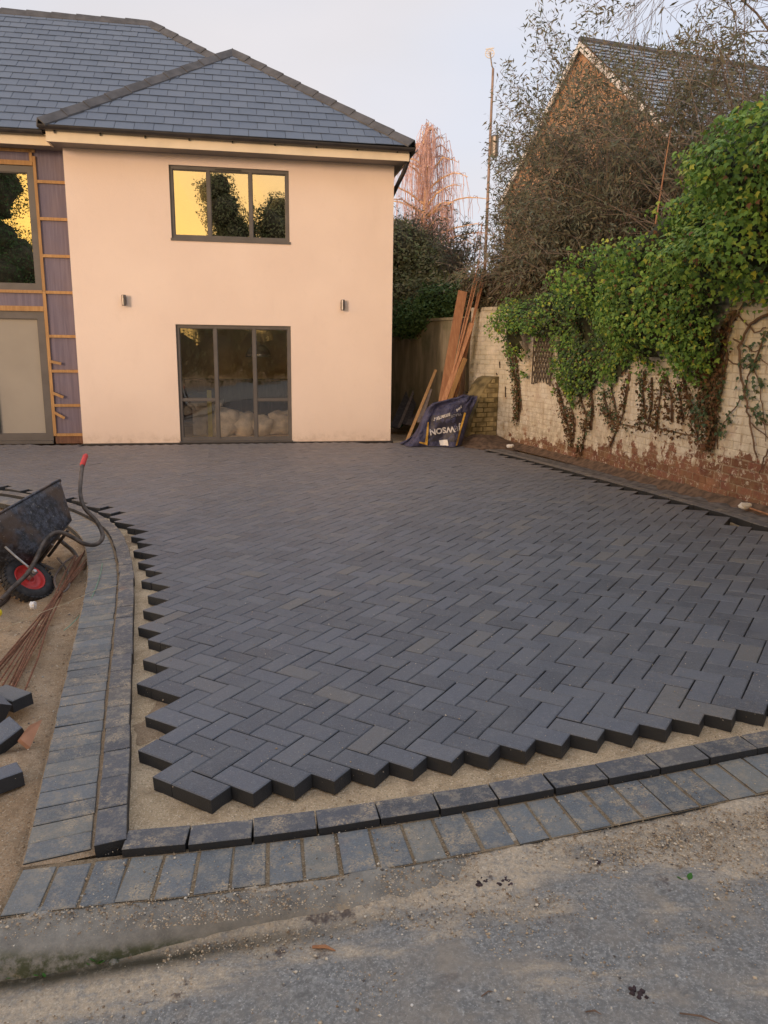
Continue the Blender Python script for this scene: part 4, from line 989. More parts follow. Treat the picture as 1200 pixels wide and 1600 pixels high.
# sloping brick buttress with a curved top, against the wall near the corner
bt = thing('buttress', wall_pt(.75, 0), 'sloping moss stained brick buttress with rounded top against the wall beside the blue bag', 'buttress')
sA, sB = Wl(779, 640)[0]-.02, Wl(779, 640)[0]-.42
prof = [(.62, -.1), (.60, .10), (.50, .42), (.38, .72), (.25, .93), (.12, 1.03), (0.0, 1.06)]
mb = MB()
for s_ in (sA, sB):
    for o_, z in prof: mb.v.append(tuple(wall_pt(s_, z, o_)))
    mb.v.append(tuple(wall_pt(s_, -.1, 0)))
m_ = len(prof)+1; mb.f = [tuple(range(m_)), tuple(range(2*m_-1, m_-1, -1))]+[(k, k+m_, k+m_+1, k+1) for k in range(m_-1)]
M_BUTT = wall_mat('buttress_brick', False)
obj('core', mb, plain('green_stained_mortar', (.17, .135, .065), .95, .45, 7, bmp=.6, bscale=25), bt)
bkm = plain('yellow_stained_brick', (.36, .29, .15), .9, .35, 9, bmp=.5, bscale=40); z = .02; row = 0
while z < .98:
    o_ = float(np.interp(z+.03, [p[1] for p in prof], [p[0] for p in prof])); o2 = float(np.interp(z+.07, [p[1] for p in prof], [p[0] for p in prof]))
    x0 = .02 if row % 2 else .09
    while x0 < o_-.07:
        x1 = min(x0+.19, o_-.02)
        mb = MB(); e = .004+random.uniform(0, .006)
        mb.prism([wall_pt(sA, z+.004, x0), wall_pt(sA, z+.004, x1), wall_pt(sA, z+.068, min(x1, o2)), wall_pt(sA, z+.068, x0)], (wall_pt(sA+.01, 0, 0)-wall_pt(sA, 0, 0)).normalized()*e*1.5)
        obj('brick', mb, bkm, bt); x0 += .215
    z += .078; row += 1
o = obj('bent_bracket', MB().tube([wall_pt(sB-.12, .72, .0), wall_pt(sB-.12, .78, .22), wall_pt(sB-.12, .80, .30), wall_pt(sB-.12, .62, .33)], .012, 6), M_DARKW, loc=wall_pt(sB-.12, .7)); tag(o, 'thin bent dark iron bracket on the wall beside the buttress', 'bracket')
# drain pipe in the corner
o = obj('drain_pipe', MB().tube([(1.30, 13.28, 0), (1.29, 13.28, 2.0)], .055, 12), plain('brown_pipe', (.20, .13, .10), .6, .2, 5), smooth=True, loc=(1.3, 13.28, 0)); tag(o, 'brown upright pipe in the corner behind the leaning timber', 'pipe')
# diamond trellis on the wall
tr = thing('trellis', wall_pt(Wl(850, 560)[0], .9), 'small dark diamond trellis fixed to the white wall among the ivy', 'trellis')
s0, z0 = Wl(836, 600); s1, z1 = Wl(869, 520); z0 = max(z0, .75)
z1 = z0+.95; nst = 7
M_TREL = plain('dark_trellis_wood', (.085, .065, .05), .85, .3, 15)
W_ = s1-s0
def slat(a, b_, off): 
    p, q = wall_pt(a[0], a[1], off), wall_pt(b_[0], b_[1], off); mb = MB(); mb.tube([p, q], .011, 4); return mb
st_ = .15; k = -int(W_*1.6/st_)-1
for k in range(-14, 16):
    zc = z0+k*st_
    for dirn in (1, -1):
        pts = []
        for a in np.linspace(0, W_, 12):
            z = zc+(1.7*a if dirn > 0 else 1.7*(W_-a))
            if z0 <= z <= z1: pts.append((s0+a, z))
        if len(pts) > 1: obj('slat', slat(pts[0], pts[-1], .03 if dirn > 0 else .046), M_TREL, tr)
for a in (s0, s1): obj('side_rail', slat((a, z0), (a, z1), .055), M_TREL, tr)
# soil heap at the foot of the wall and earth strip along it
def heap(c, rx_, ry_, h_, seed, n=28):
    mb = MB()
    for i in range(n+1):
        for k in range(n+1):
            a, b_ = i/n*2-1, k/n*2-1; r_ = math.hypot(a, b_); hh = max(0, 1-r_)**.8*h_*(1+.5*(float(vnoise(a*5, b_*5, 0, seed))-.5))-.03
            x, y = c[0]+a*rx_, c[1]+b_*ry_; mb.v.append((x, y, T(x, y)+hh))
    mb.f = [(i*(n+1)+k, (i+1)*(n+1)+k, (i+1)*(n+1)+k+1, i*(n+1)+k+1) for i in range(n) for k in range(n)]; return mb
M_EARTH = plain('red_brown_earth', (.145, .095, .065), .95, .4, 14, bmp=.8, bscale=35)
c = wall_pt(.75, 0, .35); o = obj('soil_heap', heap(c, .75, .75, .17, 2), M_EARTH, smooth=True, kind='stuff'); o['label'] = 'low heap of red brown soil at the foot of the buttress'; o['category'] = 'soil'
mb = MB()
for i, j in enumerate(range(100, NW, 6)):
    s_ = j*.01
    for off, z in ((.14, -.03), (.09, -.008), (.045, .012+.02*float(vnoise(s_*3, 1.5, 0, 4))), (-.01, .03+.04*float(vnoise(s_*2, .5, 0, 7)))):
        q = wall_pt(s_, 0, off); mb.v.append((q.x, q.y, T(q.x, q.y)+z+.012*float(vnoise(s_*13, off*40))))
nn_ = len(mb.v)//4; mb.f = [(4*i+k, 4*i+4+k, 4*i+5+k, 4*i+k+1) for i in range(nn_-1) for k in range(3)]
o = obj('earth_strip', mb, M_EARTH, smooth=True, kind='structure')
for k, (x, y, lab) in enumerate(((797, 697, 'small white lump on the earth near the buttress'), (1164, 790, 'white broken lump at the foot of the wall near the right edge'))):
    g_ = G(x, y, .04); o = obj('rubble_lump', lump((g_[0], g_[1], g_[2]), (.05, .035, .028), 20+k, 10, 6, .7, .3), M_WHITE, loc=Vector(g_)); tag(o, lab, 'rubble')
g_ = G(1172, 794, .03); g2 = G(1200, 806, .03)
o = obj('pale_stick', MB().tube([g_, g2+np.array([.05, -.1, 0])], .009, 5), M_PLANK, loc=Vector(g_)); tag(o, 'thin pale orange stick lying against the wall foot at the right edge', 'stick')

# ================================================================== FOLIAGE
def unit(a): return a/np.maximum(1e-9, np.linalg.norm(a, axis=-1, keepdims=True))
IVY = np.array([(0, 0), (.30, .02), (.52, .38), (.24, .46), (0, 1), (-.24, .46), (-.52, .38), (-.30, .02)])
OVAL = np.array([(0, 0), (.26, .35), (.2, .72), (0, 1), (-.2, .72), (-.26, .35)])
LANCE = np.array([(0, 0), (.12, .4), (0, 1), (-.12, .4)])
def leaves(name, P, Nrm, tip, size, shape=IVY, fold=.12):
    """one flat folded leaf per point; tip is the direction the leaf points"""
    n_ = unit(Nrm); t_ = unit(tip-n_*(tip*n_).sum(-1, keepdims=True)); b_ = np.cross(n_, t_); k = len(shape)
    sx_, sy_ = shape[:, 0], shape[:, 1]; h_ = -np.abs(sx_)*fold*2-.15*sy_**2
    V = P[:, None]+size[:, None, None]*(sx_[None, :, None]*b_[:, None]+sy_[None, :, None]*t_[:, None]+h_[None, :, None]*n_[:, None])
    return V.reshape(-1, 3), np.arange(len(P)*k).reshape(-1, k)
def leaf_obj(name, P, Nrm, tip, size, mat, parent, shape=IVY, part='foliage'):
    V, F = leaves(name, P, Nrm, tip, size, shape); lo = np.array(wloc(parent))
    me = npmesh(part, V-lo, F); me.materials.append(mat); o = bpy.data.objects.new(part, me); COL.objects.link(o); o.parent = parent; o['kind'] = 'stuff'; return o
def inpoly(x, y, poly):
    poly = np.array(poly); ins = np.zeros(len(x), bool); j = len(poly)-1
    for i in range(len(poly)):
        xi, yi, xj, yj = *poly[i], *poly[j]
        ins ^= ((yi > y) != (yj > y)) & (x < (xj-xi)*(y-yi)/(yj-yi+1e-12)+xi); j = i
    return ins
def polydist(x, y, poly):
    poly = np.array(poly); d = np.full(len(x), 1e9)
    for i in range(len(poly)):
        a, b_ = poly[i-1], poly[i]; ab = b_-a; t_ = np.clip(((x-a[0])*ab[0]+(y-a[1])*ab[1])/(ab@ab+1e-12), 0, 1); d = np.minimum(d, np.hypot(x-a[0]-t_*ab[0], y-a[1]-t_*ab[1]))
    return d
def wall_pts(S, Zz, off):
    j = np.clip((S/.01).astype(int), 0, NW-1); return np.stack([wc[j, 0]+wn[j, 0]*off, wc[j, 1]+wn[j, 1]*off, Zz], -1), np.stack([wn[j, 0], wn[j, 1], np.zeros(len(j))], -1)
ivy = thing('ivy', wall_pt(5, 1.6), 'great mass of glossy green ivy growing over the white garden wall at the right', 'ivy')
POLY = [(786, 478), (800, 448), (830, 440), (850, 440), (880, 408), (930, 396), (962, 372), (1000, 372), (1018, 345), (1042, 300), (1060, 268), (1092, 255), (1100, 195), (1150, 165), (1200, 132)]
PB = [(1205, 455), (1180, 470), (1150, 482), (1133, 505), (1128, 560), (1100, 580), (1085, 600), (1062, 600), (1045, 575), (1010, 585), (985, 570), (965, 600), (945, 620), (935, 600), (905, 640), (878, 640), (866, 590), (864, 540), (838, 520), (826, 560), (815, 600), (806, 570), (795, 530)]
sz_poly = [Wl(x, y, .3) for x, y in POLY]+[(8.6, 3.6), (10.6, 3.4), (11.4, 2.5), (10.5, 1.6), (9.0, 1.7)]+[Wl(x, y, .15) for x, y in PB]
def bulge(S, Zz):
    lum = vnoise(S*1.6, Zz*1.8, 0, 21)*.6+vnoise(S*3.6, Zz*3.6, 0, 22)*.4; lum = np.clip((lum-.5)*1.7+.5, 0, 1)
    hgt = np.interp(Zz, [.3, 1.0, 1.6, 2.2, 3.0], [.06, .14, .30, .48, .55])
    return hgt*(.25+1.5*lum)
def ivy_pts(n_):
    lo = np.min(sz_poly, 0); hi = np.max(sz_poly, 0); S = rng.uniform(lo[0], hi[0], n_); Zz = rng.uniform(lo[1], hi[1], n_)
    k = inpoly(S, Zz, sz_poly) & ((polydist(S, Zz, sz_poly) > .34*vnoise(S*3.1, Zz*3.1, 0, 31)*vnoise(S*9, Zz*9, 0, 32)*2-.05) & ((vnoise(S*4.5, Zz*3.0, 0, 33) > .20) | (Zz > 1.9))); S, Zz = S[k], Zz[k]; k = ~((Zz > 2.25) & (polydist(S, Zz, sz_poly) < .42*(vnoise(S*1.5, Zz*1.5, 0, 35)**1.5)*1.3-.02)); return S[k], Zz[k]
def ivy_layer(n_, frac0, frac1, mat, smin, smax, part='foliage'):
    S, Zz = ivy_pts(n_); B = bulge(S, Zz); ed = np.clip(polydist(S, Zz, sz_poly)/.35, 0, 1)**.5; B = B*(.25+.75*ed)
    fr_ = rng.uniform(frac0, frac1, len(S)); P, Nn = wall_pts(S, Zz, B*fr_+.02)
    # slope of the bulge turns the leaves
    e = .08; gs = (bulge(S+e, Zz)-bulge(S-e, Zz))/(2*e); gz = (bulge(S, Zz+e)-bulge(S, Zz-e))/(2*e); j = np.clip((S/.01).astype(int), 0, NW-1)
    Tt = np.stack([wt[j, 0], wt[j, 1], np.zeros(len(j))], -1); Nm = Nn-Tt*gs[:, None]-np.array([0, 0, 1])*gz[:, None]+np.array([0, 0, .45])+rng.normal(0, .62, P.shape)
    tip = np.array([0, 0, -1.0])+rng.normal(0, .45, P.shape)
    return P, Nm, tip, rng.uniform(smin, smax, len(P))*np.interp(P[:, 1], [5, 9, 13], [.9, .82, .74])
P, Nm, tip, sz = ivy_layer(80000, .80, 1.22, None, .026, .066)
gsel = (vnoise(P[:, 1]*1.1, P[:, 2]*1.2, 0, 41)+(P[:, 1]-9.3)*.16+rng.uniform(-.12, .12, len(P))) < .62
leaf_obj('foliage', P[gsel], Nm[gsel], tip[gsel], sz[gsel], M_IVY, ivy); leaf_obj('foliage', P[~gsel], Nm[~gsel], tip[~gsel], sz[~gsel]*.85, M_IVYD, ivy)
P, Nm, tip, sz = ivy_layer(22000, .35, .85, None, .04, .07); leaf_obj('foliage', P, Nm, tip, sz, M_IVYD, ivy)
P, Nm, tip, sz = ivy_layer(5200, .7, 1.2, None, .03, .055); leaf_obj('foliage', P, Nm, tip, sz, M_IVYB, ivy)
# back and top of the mass, above the wall
S, Zz = ivy_pts(30000); k = Zz > WTOP-.05; S, Zz = S[k], Zz[k]; ed = np.clip(polydist(S, Zz, sz_poly)/.5, 0, 1)**.5
off = bulge(S, Zz)*.6*ed-rng.uniform(0, 1.0, len(S))*ed; P, Nn = wall_pts(S, Zz, off); leaf_obj('foliage', P, Nn+rng.normal(0, .7, P.shape)+np.array([0, 0, .6]), np.array([0, 0, -1.0])+rng.normal(0, .5, P.shape), rng.uniform(.05, .08, len(P)), M_IVY, ivy)
Sg, Zg = ivy_pts(60000); edg = polydist(Sg, Zg, sz_poly); k = (edg < .16) & (Zg > 1.0); Sg, Zg = Sg[k], Zg[k]; P, Nn = wall_pts(Sg, Zg, bulge(Sg, Zg)*.4+rng.normal(0, .12, len(Sg))); P = P+rng.normal(0, .10, P.shape)
kk_ = P[:, 1] < 13; P, Nn = P[kk_], Nn[kk_]; leaf_obj('foliage', P, Nn+rng.normal(0, .8, P.shape)+np.array([0, 0, .5]), rng.normal(0, 1, P.shape), rng.uniform(.03, .06, len(P)), M_IVY, ivy)
# dark backing sheet added inside the leaves, coloured as their inner shade
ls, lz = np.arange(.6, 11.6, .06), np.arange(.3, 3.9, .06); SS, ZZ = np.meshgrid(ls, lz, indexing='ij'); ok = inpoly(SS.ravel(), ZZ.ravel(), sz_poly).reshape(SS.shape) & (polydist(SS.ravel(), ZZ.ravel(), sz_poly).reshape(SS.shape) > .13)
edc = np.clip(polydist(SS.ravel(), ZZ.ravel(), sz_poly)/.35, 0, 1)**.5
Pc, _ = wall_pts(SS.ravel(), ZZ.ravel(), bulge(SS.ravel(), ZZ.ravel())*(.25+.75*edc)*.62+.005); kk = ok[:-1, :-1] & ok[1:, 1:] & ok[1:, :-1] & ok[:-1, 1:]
idx = np.arange(SS.size).reshape(SS.shape); a_ = idx[:-1, :-1][kk]; nz_ = len(lz); me = npmesh('shade_backing', Pc-np.array(wloc(ivy)), np.stack([a_, a_+nz_, a_+nz_+1, a_+1], -1), True); me.materials.append(M_CORE); o = bpy.data.objects.new('shade_backing', me); COL.objects.link(o); o.parent = ivy
# hanging and climbing strands on the painted wall: stems with dead and living leaves
strands = [([(794, 520), (801, 560), (808, 600), (812, 630), (811, 660)], .10, .7, M_IVYD), ([(800, 500), (806, 545), (812, 590), (815, 640)], .07, .5, M_IVYD),
 ([(872, 600), (880, 630), (888, 660), (895, 700)], .07, 0, M_IVYB), ([(880, 590), (892, 625), (899, 660), (897, 690)], .09, .1, M_IVYB), ([(905, 610), (918, 650), (914, 690), (908, 712)], .07, .2, M_IVYB), ([(926, 600), (928, 640), (924, 672)], .08, .3, M_IVYB),
 ([(945, 610), (950, 640), (962, 665)], .08, .6, M_IVYD), ([(955, 600), (962, 630), (966, 655)], .05, .6, M_IVYD), ([(985, 580), (980, 620), (975, 650), (955, 695)], .05, .05, M_IVYB), ([(1010, 580), (1006, 610), (1010, 655)], .07, .4, M_IVYD), ([(1020, 590), (1022, 625), (1015, 660)], .05, .1, M_IVYB),
 ([(1040, 585), (1050, 615), (1052, 660)], .06, .2, M_IVYB), ([(1035, 600), (1032, 640), (1028, 668)], .05, 0, M_IVYB), ([(1072, 590), (1078, 620), (1088, 650), (1094, 690)], .07, .1, M_IVYB), ([(1060, 600), (1066, 630), (1070, 660)], .05, 0, M_IVYB),
 ([(1100, 560), (1104, 610), (1110, 660), (1114, 702)], .13, .05, M_IVYB), ([(1115, 560), (1118, 610), (1120, 660), (1116, 700)], .11, .1, M_IVYB), ([(1107, 630), (1112, 650), (1118, 662)], .20, 1, M_IVYD), ([(1132, 510), (1138, 560), (1130, 600), (1122, 640)], .05, .1, M_IVYB),
 ([(1150, 485), (1136, 520), (1128, 560), (1130, 590)], .05, 0, M_IVYB), ([(1000, 660), (1040, 672), (1080, 680)], .10, .1, M_IVYB), ([(940, 640), (970, 662), (1000, 668)], .06, .1, M_IVYB)]
stemb = MB(); Pg, Pb = [], []
for pts, wd, green, mt in strands:
    sp_ = [Wl(*p) for p in pts]; A_ = np.array(sp_)
    for q in range(3):
        jit_ = rng.normal(0, wd*.3, len(A_)); stemb.tube([wall_pt(a+jit_[i], z, .012) for i, (a, z) in enumerate(A_)], [.010-.006*i/len(A_) for i in range(len(A_))], 4)
    Ln = np.abs(np.diff(A_[:, 1])).sum()+.2; n_ = int(Ln*wd*3400); u_ = rng.uniform(0, len(A_)-1.001, n_); i_ = u_.astype(int); f_ = u_-i_; taper = 1-.55*(u_/(len(A_)-1))
    S = A_[i_, 0]*(1-f_)+A_[i_+1, 0]*f_+rng.normal(0, wd*.55, n_)*taper; Zz = A_[i_, 1]*(1-f_)+A_[i_+1, 1]*f_+rng.normal(0, .04, n_)
    gr = rng.uniform(0, 1, n_) < (green*.9+.12)*(1.3-u_/(len(A_)-1)); Q = np.stack([S, Zz, rng.uniform(.015, .07+wd*.3, n_)], -1); Pg.append(Q[gr]); Pb.append(Q[~gr])
for Q, mt in ((np.concatenate(Pg), M_IVYD), (np.concatenate(Pb), M_IVYB)):
    P, Nn = wall_pts(Q[:, 0], Q[:, 1], Q[:, 2]); leaf_obj('foliage', P, Nn+rng.normal(0, .55, P.shape), np.array([0, 0, -1.0])+rng.normal(0, .5, P.shape), rng.uniform(.022, .048, len(P)), mt, ivy)
# bare climbing stems at the right
for pts, r_ in (([(1200, 462), (1165, 480), (1150, 500), (1140, 535), (1128, 575)], .012), ([(1205, 490), (1178, 505), (1160, 540), (1162, 585), (1170, 620), (1176, 660), (1188, 715)], .014), ([(1200, 520), (1186, 560), (1172, 590), (1168, 612), (1150, 640), (1138, 652)], .009), ([(1172, 632), (1186, 650), (1204, 664)], .010), ([(1176, 660), (1190, 672), (1206, 686)], .007),
                ([(1155, 490), (1185, 520), (1200, 512)], .008), ([(1140, 560), (1165, 575), (1192, 560), (1205, 570)], .006), ([(1150, 530), (1180, 548), (1200, 540)], .007), ([(1176, 560), (1190, 600), (1196, 640), (1200, 690)], .006), ([(1100, 480), (1104, 560), (1110, 640), (1113, 700)], .022), ([(1116, 500), (1114, 600), (1118, 690)], .016), ([(1128, 520), (1122, 600), (1120, 660)], .012), ([(1142, 650), (1130, 670), (1122, 690)], .006), ([(1206, 700), (1196, 722), (1190, 740)], .008)):
    A_ = [Wl(*p) for p in pts]; fine = []
    for i in range(len(A_)-1):
        for q in range(4):
            t_ = q/4; fine.append((A_[i][0]*(1-t_)+A_[i+1][0]*t_+random.gauss(0, .006), A_[i][1]*(1-t_)+A_[i+1][1]*t_+random.gauss(0, .008)))
    fine.append(A_[-1]); stemb.tube([wall_pt(a, z, .014+r_) for a, z in fine], [r_*(1-.5*i/len(fine)) for i in range(len(fine))], 5)
o = obj('stems', stemb, M_STEM, ivy, smooth=True, kind='stuff')
sp_ = []
for x, y, n_, w_ in ((1175, 560, 26, .07), (1185, 572, 16, .05), (1172, 612, 26, .06), (1194, 530, 14, .08), (1186, 640, 10, .03), (1196, 652, 12, .04), (1146, 652, 9, .03), (1134, 672, 12, .03), (1132, 600, 8, .05), (1200, 600, 12, .06), (1124, 620, 20, .04)):
    a, z = Wl(x, y)
    sp_.append(np.stack([a+rng.normal(0, w_, n_), z+rng.normal(0, w_, n_), rng.uniform(.02, .05, n_)], -1))
Q = np.concatenate(sp_); P, Nn = wall_pts(Q[:, 0], Q[:, 1], Q[:, 2]); leaf_obj('foliage', P, Nn+rng.normal(0, .4, P.shape), np.array([0, 0, -1.0])+rng.normal(0, .4, P.shape), rng.uniform(.03, .055, len(P)), M_IVYD, ivy)

def blobs(root, cents, n, size, mat, shape, core=None, amp=.35, up=.3, tipz=.2, part='foliage', seed=0, shell=(.72, 1.08)):
    """foliage of many small leaves through the outer part of several lumpy volumes"""
    cents = np.array(cents, float); vol = cents[:, 3]*cents[:, 4]*cents[:, 5]; area = vol**(2/3); ci = rng.choice(len(cents), n, p=area/area.sum())
    d = unit(rng.normal(0, 1, (n, 3))); c = cents[ci, :3]; r_ = cents[ci, 3:6]
    lum = .6*vnoise(d[:, 0]*2.6+ci*7, d[:, 1]*2.6, d[:, 2]*2.6+9, seed)+.4*vnoise(d[:, 0]*6+ci*7, d[:, 1]*6, d[:, 2]*6+9, seed+1)
    rad = (1-amp+amp*2*lum)*rng.uniform(*shell, n); P = c+d*r_*rad[:, None]
    Nm = d+rng.normal(0, .55, P.shape)+np.array([0, 0, up]); tip = d*.5+np.array([0, 0, tipz])+rng.normal(0, .6, P.shape)
    leaf_obj(part, P, Nm, tip, rng.uniform(*size, n), mat, root, shape, part)
    if core:
        mb = MB()
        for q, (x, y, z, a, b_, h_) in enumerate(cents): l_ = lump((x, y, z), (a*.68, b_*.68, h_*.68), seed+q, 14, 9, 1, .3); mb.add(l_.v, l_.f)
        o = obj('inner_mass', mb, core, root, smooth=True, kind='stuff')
def stems(mb, base, n, L_, spread, droop, r0, sub=6, sides=4, lean=(0, 0), seg=7, twl=.5, subn=1.0, r_min=.003, upw=1.0, xmin=-1e9):
    """arching shoots from a base with side twigs; returns points and directions near the tips"""
    Pt, Dt = [], []
    for q in range(n):
        az = random.uniform(0, 2*math.pi); sp = random.uniform(.05, 1)**.7*spread
        d = Vector((math.cos(az)*sp+lean[0], math.sin(az)*sp+lean[1], upw)).normalized(); L = L_*random.uniform(.55, 1.1); p = Vector(base)+Vector((random.gauss(0, .12), random.gauss(0, .12), 0)); path = [p.copy()]; ds = [d.copy()]
        for k in range(seg):
            d = (d+Vector((random.gauss(0, .09), random.gauss(0, .09), -droop*(k/seg)**1.2*random.uniform(.4, 1.5)+random.gauss(0, .05)))).normalized(); d.x = d.x if p.x > xmin+.35 else abs(d.x)*.4; p = p+d*L/seg; path.append(p.copy()); ds.append(d.copy())
        mb.tube(path, [max(r_min, r0*(1-.85*i/seg)) for i in range(seg+1)], sides, False)
        for k in range(sub):
            i = random.randint(max(1, seg//3), seg); b0 = path[i]; dd_ = (ds[i]+Vector((random.gauss(0, .6), random.gauss(0, .6), random.gauss(.1, .4)))).normalized(); l = twl*random.uniform(.5, 1.3); tp = [b0.copy()]; pp = b0.copy()
            for j in range(4):
                dd_ = (dd_+Vector((random.gauss(0, .12), random.gauss(0, .12), -droop*.35+random.gauss(0, .08)))).normalized(); dd_.x = dd_.x if pp.x > xmin else abs(dd_.x); pp = pp+dd_*l/4; tp.append(pp.copy())
                Pt.append(tuple(pp)); Dt.append(tuple(dd_))
            mb.tube(tp, [max(r_min*.8, r0*.3*(1-.6*i/4)) for i in range(5)], 3, False)
        for i in range(seg//2, seg+1): Pt.append(tuple(path[i])); Dt.append(tuple(ds[i]))
    return np.array(Pt), np.array(Dt)
def spiky(root, Pt, Dt, per, size, mat, spread=.05, tipz=-.35, part='foliage'):
    n_ = len(Pt)*per; i_ = np.repeat(np.arange(len(Pt)), per); P = Pt[i_]+rng.normal(0, spread, (n_, 3)); D = Dt[i_]*.6+rng.normal(0, .6, (n_, 3))+np.array([0, 0, tipz])
    leaf_obj(part, P, rng.normal(0, 1, (n_, 3)), D, rng.uniform(*size, n_), mat, root, LANCE, part)

# big brown buddleia behind the wall
bud = thing('buddleia_bush', (3.3, 12.6, 0), 'big brown bush of arching shoots and drooping leaves in front of the brick gable', 'bush', 'overgrown shrubs behind the wall')
mb = MB(); P1, D1 = stems(mb, (3.5, 12.5, .9), 300, 5.2, .46, .42, .012, 10, lean=(-.08, 0), twl=.50, r_min=.0024, xmin=1.75)
P2, D2 = stems(mb, (3.0, 12.9, 1.6), 130, 2.2, .75, .55, .009, 11, lean=(.05, .1), twl=.42, r_min=.0026, xmin=2.0)
P3, D3 = stems(mb, (4.3, 12.6, 1.2), 150, 5.0, .42, .36, .011, 10, lean=(.03, 0), twl=.5, r_min=.0026, xmin=2.0)
obj('branches', mb, M_TWIG, bud, kind='stuff')
PP = np.concatenate([P1, P2, P3]); DD = np.concatenate([D1, D2, D3]); tops = (vnoise(PP[:, 0]*1.2, PP[:, 1], PP[:, 2]*1.2, 5) > .30)
spiky(bud, PP[tops], DD[tops], 5, (.045, .12), M_BUD, .07)
bu2 = thing('buddleia_bush', (5.2, 10.6, 0), 'dark twiggy bush rising above the ivy at the right edge', 'bush', 'overgrown shrubs behind the wall')
mb = MB(); P1, D1 = stems(mb, (5.0, 10.6, 1.0), 170, 4.4, .45, .30, .018, 9, lean=(0, 0), twl=.6, r_min=.004); obj('branches', mb, M_TWIG, bu2, kind='stuff'); spiky(bu2, P1, D1, 2, (.06, .14), M_BUD)
cane = obj('bare_cane', MB().tube([at(1024, 350, 9.6), at(1034, 290, 9.6), at(1041, 245, 9.6), at(1049, 197, 9.6)], [.010, .009, .007, .003], 6), M_CANE); tag(cane, 'single pale bare cane standing up out of the top of the ivy', 'cane')
# bare tree reaching in at the top right
bare = thing('bare_tree', (7.2, 13.5, 0), 'leafless tree with fine spreading branches at the top right corner', 'tree')
def tree(mb, p, d, L, r, lvl, maxl, droop=0.0, spread=.55, kids=(3, 4), rmin=.004, grow=.72, tips=None):
    n_ = 6; path = [Vector(p)]; dd_ = Vector(d).normalized(); q = Vector(p)
    for k in range(n_):
        dd_ = (dd_+Vector((random.gauss(0, .16), random.gauss(0, .16), random.gauss(0, .12)-droop*lvl*.06))).normalized(); q = q+dd_*L/n_; path.append(q.copy())
    mb.tube(path, [max(rmin, r*(1-.45*i/n_)) for i in range(n_+1)], 8 if lvl == 0 else (5 if lvl < 2 else 3), False)
    if min(q_.x for q_ in path) < 3.4 and p[1] > 12: return
    if lvl >= maxl:
        if tips is not None: tips.append((path[-1].copy(), dd_.copy()))
        return
    for k in range(random.randint(*kids)+(1 if lvl == 0 else 0)):
        i = random.randint(2 if lvl else 3, n_); a = Vector((random.gauss(0, 1), random.gauss(0, 1), random.gauss(.15, .5))).normalized(); nd_ = (dd_+a*spread*random.uniform(.7, 1.4)).normalized()
        tree(mb, path[i], nd_, L*grow*random.uniform(.7, 1.15), max(rmin, r*.55), lvl+1, maxl, droop, spread, kids, rmin, grow, tips)
mb = MB(); tree(mb, (7.2, 13.5, 0), (-.06, -.1, 1), 4.2, .13, 0, 5, .2, .62, (3, 4), .0045, .70); trunkm = mb
obj('branches', mb, M_TTWIG, bare, kind='stuff')
mb = MB(); 
for q in range(7): tree(mb, (7.15-.1*q, 13.45, 2.6+.5*q), (-.75+.09*q, random.uniform(-.4, .2), .75+.1*q), 2.1, .024, 1, 5, .4, .55, (3, 4), .0028, .76)
obj('branches', mb, M_TTWIG, bare, kind='stuff')
# pink lit weeping birch far behind
bx, bz = at(662, 430, 30)[0], 0
birch = thing('birch_tree', (bx, 30, 0), 'weeping bare birch glowing pink and orange in the low sun, behind the hedge', 'tree')
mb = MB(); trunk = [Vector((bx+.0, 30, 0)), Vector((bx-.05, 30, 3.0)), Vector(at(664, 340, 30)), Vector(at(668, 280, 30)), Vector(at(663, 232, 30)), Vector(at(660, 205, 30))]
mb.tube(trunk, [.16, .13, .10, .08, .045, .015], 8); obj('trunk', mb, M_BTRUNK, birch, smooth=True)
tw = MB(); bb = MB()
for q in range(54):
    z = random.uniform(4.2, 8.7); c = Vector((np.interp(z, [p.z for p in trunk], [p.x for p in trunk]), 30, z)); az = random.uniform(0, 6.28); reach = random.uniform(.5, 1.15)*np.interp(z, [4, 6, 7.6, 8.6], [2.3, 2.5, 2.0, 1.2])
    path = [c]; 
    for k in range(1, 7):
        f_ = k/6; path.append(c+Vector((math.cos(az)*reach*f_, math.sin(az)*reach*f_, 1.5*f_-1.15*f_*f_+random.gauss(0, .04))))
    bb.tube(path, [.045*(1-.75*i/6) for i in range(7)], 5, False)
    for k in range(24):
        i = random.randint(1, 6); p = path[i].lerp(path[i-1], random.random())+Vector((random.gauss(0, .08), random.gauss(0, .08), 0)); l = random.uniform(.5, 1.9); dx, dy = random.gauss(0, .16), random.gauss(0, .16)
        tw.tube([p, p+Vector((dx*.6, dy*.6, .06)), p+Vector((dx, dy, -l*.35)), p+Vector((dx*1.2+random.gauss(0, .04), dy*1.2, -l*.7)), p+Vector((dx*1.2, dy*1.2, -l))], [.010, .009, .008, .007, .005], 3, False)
obj('limbs', bb, M_BTRUNK, birch, kind='stuff'); obj('twigs', tw, M_BTWIG, birch, kind='stuff')
